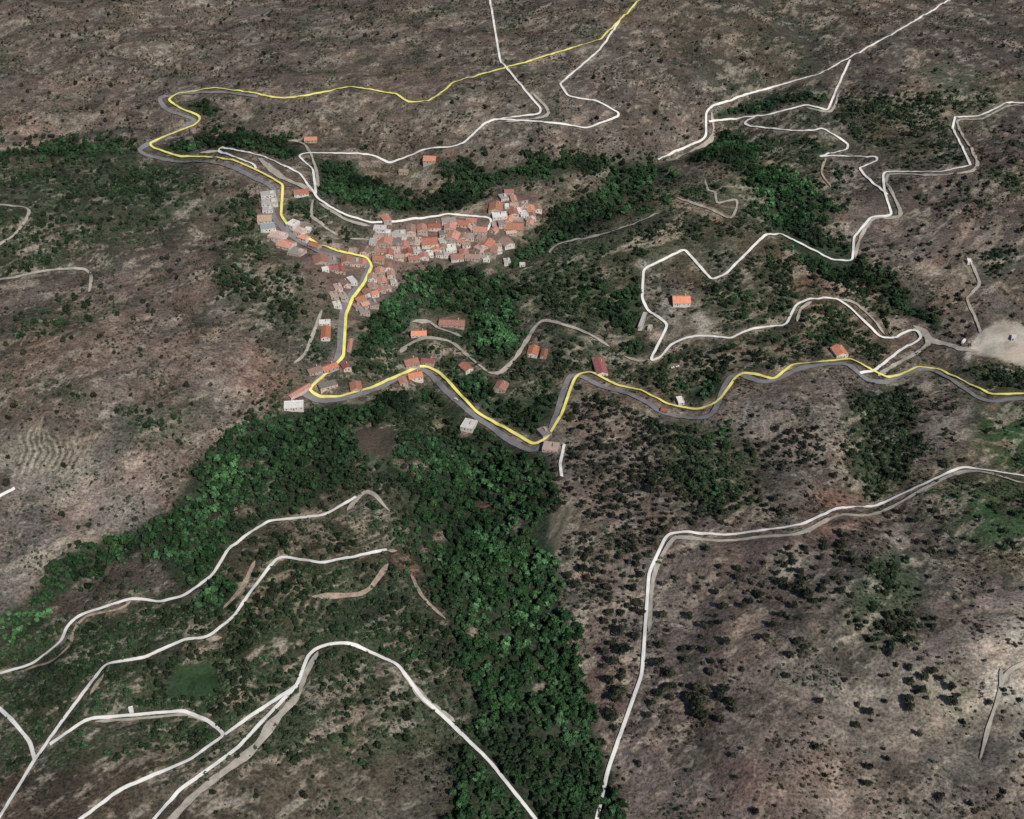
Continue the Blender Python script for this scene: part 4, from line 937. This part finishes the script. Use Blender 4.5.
# --- woodland and thicket trees
P, px, py, r = candidates(5.1, 1)
wx = px + fbm(P[:, 0], P[:, 1], 26, 4, 61, .6) * 22; wy = py + fbm(P[:, 0], P[:, 1], 26, 4, 62, .6) * 14
wd = look(wood, wx, wy); th = look(thin, wx, wy) * np.clip(1.0 + fbm(P[:, 0], P[:, 1], 30, 3, 63) * 2.6, .1, 2)
gap = fbm(P[:, 0], P[:, 1], 24, 4, 66, .6)
edge = look(WOODW, px, py)
prob = np.maximum(np.clip((wd - .25) * 2.2, 0, .95) * np.clip(1.42 + gap * 1.7, .3, 1), np.maximum(np.clip(th * 1.75, 0, .92) * np.clip(1.15 + gap * 2.2, .25, 1), np.clip(edge * 1.1, 0, .4) * np.clip(.5 + gap * 3, 0, 1)))
ok = (r.uniform(size=len(P)) < prob) & (look(tree_excl, px, py) < .3) & (look(fields, px, py) < .5)
P, px, py, wd = P[ok], px[ok], py[ok], wd[ok]
dist = np.sqrt(P[:, 0] ** 2 + P[:, 1] ** 2 + (CAM_H - P[:, 2]) ** 2)
rad = (1.5 + 2.8 * r.uniform(size=len(P)) ** 1.5) * np.where(wd > .5, 1.08, .8)
vn = fbm(P[:, 0], P[:, 1], 70, 3, 64)
vn2 = fbm(P[:, 0], P[:, 1], 24, 3, 67)
gcol = np.array([.0265, .068, .0275])[None, :] * np.clip(1 + vn * 1.2 + vn2 * 1.2, .4, 1.7)[:, None] * r.uniform(.5, 1.6, (len(P), 1)) * np.array([1, 1, 1])[None, :] ** 1
bright = np.zeros(len(P))
for bx, by, br in [(520,610,60),(500,500,35),(545,590,40),(560,690,40),(470,470,30),(205,495,22),(120,555,25),(20,625,30),(450,300,30),(400,290,20),(500,340,22),(640,195,25),(230,470,18),(790,180,25),(220,590,18),(510,700,40)]:
    bright = np.maximum(bright, np.exp(-((px - bx) ** 2 + ((py - by) * 1.2) ** 2) / (2 * br * br)))
gcol = gcol * (.78 + .75 * bright)[:, None] * np.stack([1.08 + .08 * bright, 1 + .04 * bright, np.full(len(P), 1.04)], 1)
dark = np.array([.025, .038, .020])[None, :] * r.uniform(.6, 1.3, (len(P), 1))
mixd = np.clip(np.where(wd > .55, .16, .66) - bright * .25 + fbm(P[:, 0], P[:, 1], 45, 2, 65) * .9, 0, 1)[:, None]
gcol = gcol * (1 - mixd) + dark * mixd
zsc = r.uniform(.9, 1.25, len(P))

inpic = (px > 4) & (px < 1020) & (py > 100) & (py < 722)
big = np.argsort(-(rad / dist) * inpic * (wd > .5))[:300]
is_big = np.zeros(len(P), bool); is_big[big] = True

def proto_tree(k, col, trunk_h, r0):
    v, t = BIG[k]
    return v, t

def make_tree_meshes(prefix, col, n, trunk):
    out = []
    for k in range(n):
        v, t = BIG[k]
        V = v.copy(); V[:, 2] += trunk * .55
        o = np_mesh("crown", V, np.arange(len(V)).reshape(-1, 3), M['leaf'], None, np.asarray(col)[None, :] * t[:, None])
        crown = o.data; bpy.data.objects.remove(o)
        rr = np.random.default_rng(500 + k); mb = MB(); m = 7; rings = []
        hts = [-.5, 0, trunk * .4, trunk * .8, trunk + .5]; rds = [.15, .13, .10, .085, .03]
        verts = []
        for zz, q in zip(hts, rds):
            ox, oy = rr.uniform(-.03, .03, 2)
            verts += [(ox + q * math.cos(2 * math.pi * i / m), oy + q * math.sin(2 * math.pi * i / m), zz) for i in range(m)]
        f = [(a * m + i, a * m + (i + 1) % m, (a + 1) * m + (i + 1) % m, (a + 1) * m + i) for a in range(len(hts) - 1) for i in range(m)]
        mb.add(verts, f)
        for b in range(4):                                                 # limbs up into the crown
            an = rr.uniform(0, 6.28); ex, ey, ez = .5 * math.cos(an), .5 * math.sin(an), trunk + rr.uniform(.4, .9)
            q = .045; bz = trunk * .75
            mb.add([(-q, 0, bz), (q, 0, bz), (0, q, bz), (ex, ey, ez)], [(0, 1, 3), (1, 2, 3), (2, 0, 3)])
        o = py_mesh("trunk", mb.v, mb.f, M['bark']); tm = o.data; bpy.data.objects.remove(o)
        out.append((crown, tm))
    return out

def plant(name, lib, pos, s, zs, label, cat, group):
    root = empty(name, tuple(pos), random.uniform(0, 6.28)); root.scale = (s, s, s * zs)
    tag(root, label, cat, group)
    cm, tm = random.choice(lib)
    for nm, me in (("crown", cm), ("trunk", tm)):
        o = bpy.data.objects.new(nm, me); COL.objects.link(o); o.parent = root

leafy_dark = make_tree_meshes("leafy", (.0185, .046, .0195), 6, .55)
leafy = make_tree_meshes("leafy", (.027, .069, .0275), 6, .55)
conif = make_tree_meshes("dark", (.029, .034, .023), 8, .35)

for i in np.where(is_big)[0]:
    x_, y_ = px[i], py[i]
    if y_ > 640 and x_ > 380: lab, grp = "leafy green tree in the valley wood near the bottom of the picture", "valley wood trees at the bottom"
    elif x_ > 380: lab, grp = "leafy green tree in the middle stretch of the valley wood", "valley wood trees in the middle"
    elif y_ > 560: lab, grp = "leafy green tree in the wooded gully at the lower left", "gully trees at the lower left"
    else: lab, grp = "leafy green tree in the upper stretch of the wooded gully", "gully trees higher up"
    plant("broadleaf_tree", leafy if random.random() < .15 + .75 * bright[i] else leafy_dark, P[i] - np.array([0, 0, .2]), float(rad[i]), float(zsc[i]), lab, "tree", grp)
rest = ~is_big
nearm = rest & (dist < 1500); farm = rest & (dist >= 1500)
v1 = nearm
o = mass("woodland", MID, P[rest], rad[rest], zsc[rest], gcol[rest])
tag(o, "dense dark green woodland filling the valleys and gullies", "woodland", kind="stuff")

# --- dark evergreens dotted on the open slopes
SPOT = [(610,614,5),(606,630,3),(620,633,7),(612,645,4),(623,651,8),(605,653,5),(614,662,6),(604,667,4),(609,682,6),(620,692,8),(615,700,7),(611,718,7),(638,604,6),(635,637,5),(662,616,5),(689,617,4),(669,631,3),(661,646,5),(659,665,6),(670,675,6),(667,688,6),(674,687,4),(659,694.6,5),(671,699,4),(652,704,4),(649,716.5,4),(683,650,4),(692,649,4),(701,637,3),(727,643,5),(707,651,5),(711,673,5),(697,689,6),(706,694,4),(722,691,6),(720,698,5),(731,703,6),(691,701,8),(697,707,9),(700,715,8),(721,721,5),(710,623,3),(721,623,3),(716,616,3),(724,607,5),(703,626,3),(722,662,3),
 (932,672,5),(941,680,4),(924,678,5),(910,682.5,5),(922,690,5),(916,693,3),(927,698.5,3),(951,689,5),(957,695.5,3),(951,703,6),(908,701.5,6),(909,709,5),(886,702,3),(896,665,3),(909,669,4),(1003.5,691,3),(988,703,4),(889,654.5,4),(869,713,5),(782,584,5),(790,588,6),(800,592,5),(808,596,6),(782,616,4),(790,618,3),(825,632,3),(796,643,5),(801,640,4),(790,656,5),(786,676,4),(820,702,4),(804,648,4),(776,574,3),(7,466,0),(8,484,5),(590,552,5),(605,560,5),(583,571,6),(595,572,5),(568,577,5),(575,585,6)]
P2, px2, py2, r2 = candidates(6.2, 2)
pe = look(ever, px2 + fbm(P2[:, 0], P2[:, 1], 25, 3, 71) * 9, py2 + fbm(P2[:, 0], P2[:, 1], 25, 3, 72) * 6) * np.clip(1 + fbm(P2[:, 0], P2[:, 1], 28, 3, 73) * 2.5, 0.05, 2.2)
pe = np.maximum(pe * 1.35, .03 * np.clip(1 + 3 * fbm(P2[:, 0], P2[:, 1], 60, 3, 74), 0, 3))
ok = (r2.uniform(size=len(P2)) < pe) & (look(tree_excl, px2, py2) < .3) & (look(wood, px2, py2) < .3) & (look(fields, px2, py2) < .5)
rad2 = 1.2 + 2.3 * r2.uniform(size=len(P2)) ** 1.7
# keep the surveyed spots clear of scattered ones
for sx, sy, sr in SPOT: ok &= ~((np.abs(px2 - sx) < sr + 2) & (np.abs(py2 - sy) < sr + 1))
P2, px2, py2, rad2 = P2[ok], px2[ok], py2[ok], rad2[ok]
sx_, sy_, sz_ = place([s[0] for s in SPOT], [s[1] + s[2] * .4 for s in SPOT])
sd = np.sqrt(sx_ ** 2 + sy_ ** 2 + (CAM_H - sz_) ** 2); srad = np.array([max(s[2], 1.5) for s in SPOT]) * sd / FPX * .92
P2 = np.concatenate([np.column_stack([sx_, sy_, sz_]), P2]); px2 = np.concatenate([[s[0] for s in SPOT], px2]); py2 = np.concatenate([[s[1] for s in SPOT], py2]); rad2 = np.concatenate([srad, rad2])
d2 = np.sqrt(P2[:, 0] ** 2 + P2[:, 1] ** 2 + (CAM_H - P2[:, 2]) ** 2)
in2 = (px2 > 3) & (px2 < 1021) & (py2 > 98) & (py2 < 724)
big2 = np.argsort(-(rad2 / d2) * in2)[:300]
isb = np.zeros(len(P2), bool); isb[big2] = True
z2 = np.random.default_rng(3).uniform(.85, 1.15, len(P2))
for i in np.where(isb)[0]:
    x_, y_ = px2[i], py2[i]
    if x_ > 860 and y_ > 560: lab, grp = "round dark evergreen tree on the pale slope at the lower right", "evergreens on the pale lower right slope"
    elif x_ > 640 and y_ > 530: lab, grp = "round dark evergreen tree on the brown slope right of the straight white road", "evergreens right of the straight white road"
    elif x_ > 545 and y_ > 520: lab, grp = "round dark evergreen tree between the valley wood and the straight white road", "evergreens left of the straight white road"
    elif x_ > 545 and y_ > 360: lab, grp = "dark evergreen tree on the scrubby slope below the yellow road", "evergreens below the yellow road"
    elif x_ > 545: lab, grp = "dark evergreen tree on the upper right slopes above the yellow road", "evergreens on the upper right slopes"
    elif y_ > 540: lab, grp = "dark evergreen tree between the white lanes at the lower left", "evergreens between the lower left lanes"
    else: lab, grp = "lone dark evergreen tree on the open brown hill at the left", "evergreens on the left hill"
    plant("evergreen_tree", conif, P2[i] - np.array([0, 0, .2]), float(rad2[i]), float(z2[i]), lab, "tree", grp)
r = ~isb
ec = np.array([.028, .032, .022])[None, :] * np.random.default_rng(5).uniform(.6, 1.5, (r.sum(), 1))
if r.sum():
    o = mass("distant_evergreens", FAR, P2[r], rad2[r], z2[r], ec)
    tag(o, "countless small dark evergreens scattered over the open slopes", "evergreens", kind="stuff")

# --- scrub
P3, px3, py3, r3 = candidates(3.3, 4)
n3 = fbm(P3[:, 0], P3[:, 1], 34, 4, 81, .6)
gr = look(thin, px3, py3)
ps = np.clip(.22 + n3 * 1.9 + fbm(P3[:, 0], P3[:, 1], 12, 2, 83) * .7 + gr * 1.3, .015, .95) * np.where(look(blur(poly(blank(), [(880,640),(1000,590),(1090,600),(1090,800),(860,800)], 1.0), 12), px3, py3) > .5, .45, 1.0)
ok = (r3.uniform(size=len(P3)) < ps) & (look(excl, px3, py3) < .3) & (look(wood, px3, py3) < .6) & (look(fields, px3, py3) < .6) & (px3 > -90) & (px3 < 1114) & (py3 > -60) & (py3 < 880)
P3, px3, py3, gr = P3[ok], px3[ok], py3[ok], gr[ok]
s3 = (1 + .35 * gr) * (.5 + 1.9 * r3.uniform(0, 1.0, len(P3)) ** 2.4)
cg = np.array([.036, .066, .032]); cb = np.array([.062, .050, .040])
mixg = np.clip(.35 + fbm(P3[:, 0], P3[:, 1], 60, 3, 82) * 1.6 + gr * 1.9, 0, 1)[:, None]
c3 = (cg * mixg + cb * (1 - mixg)) * r3.uniform(.6, 1.5, (len(P3), 1))
o = mass("scrub", BUSH, P3, s3, np.ones(len(P3)), c3)
tag(o, "low dry scrub bushes speckling the hillsides", "scrub", kind="stuff")
print("trees", len(P), "evergreens", len(P2), "scrub", len(P3))
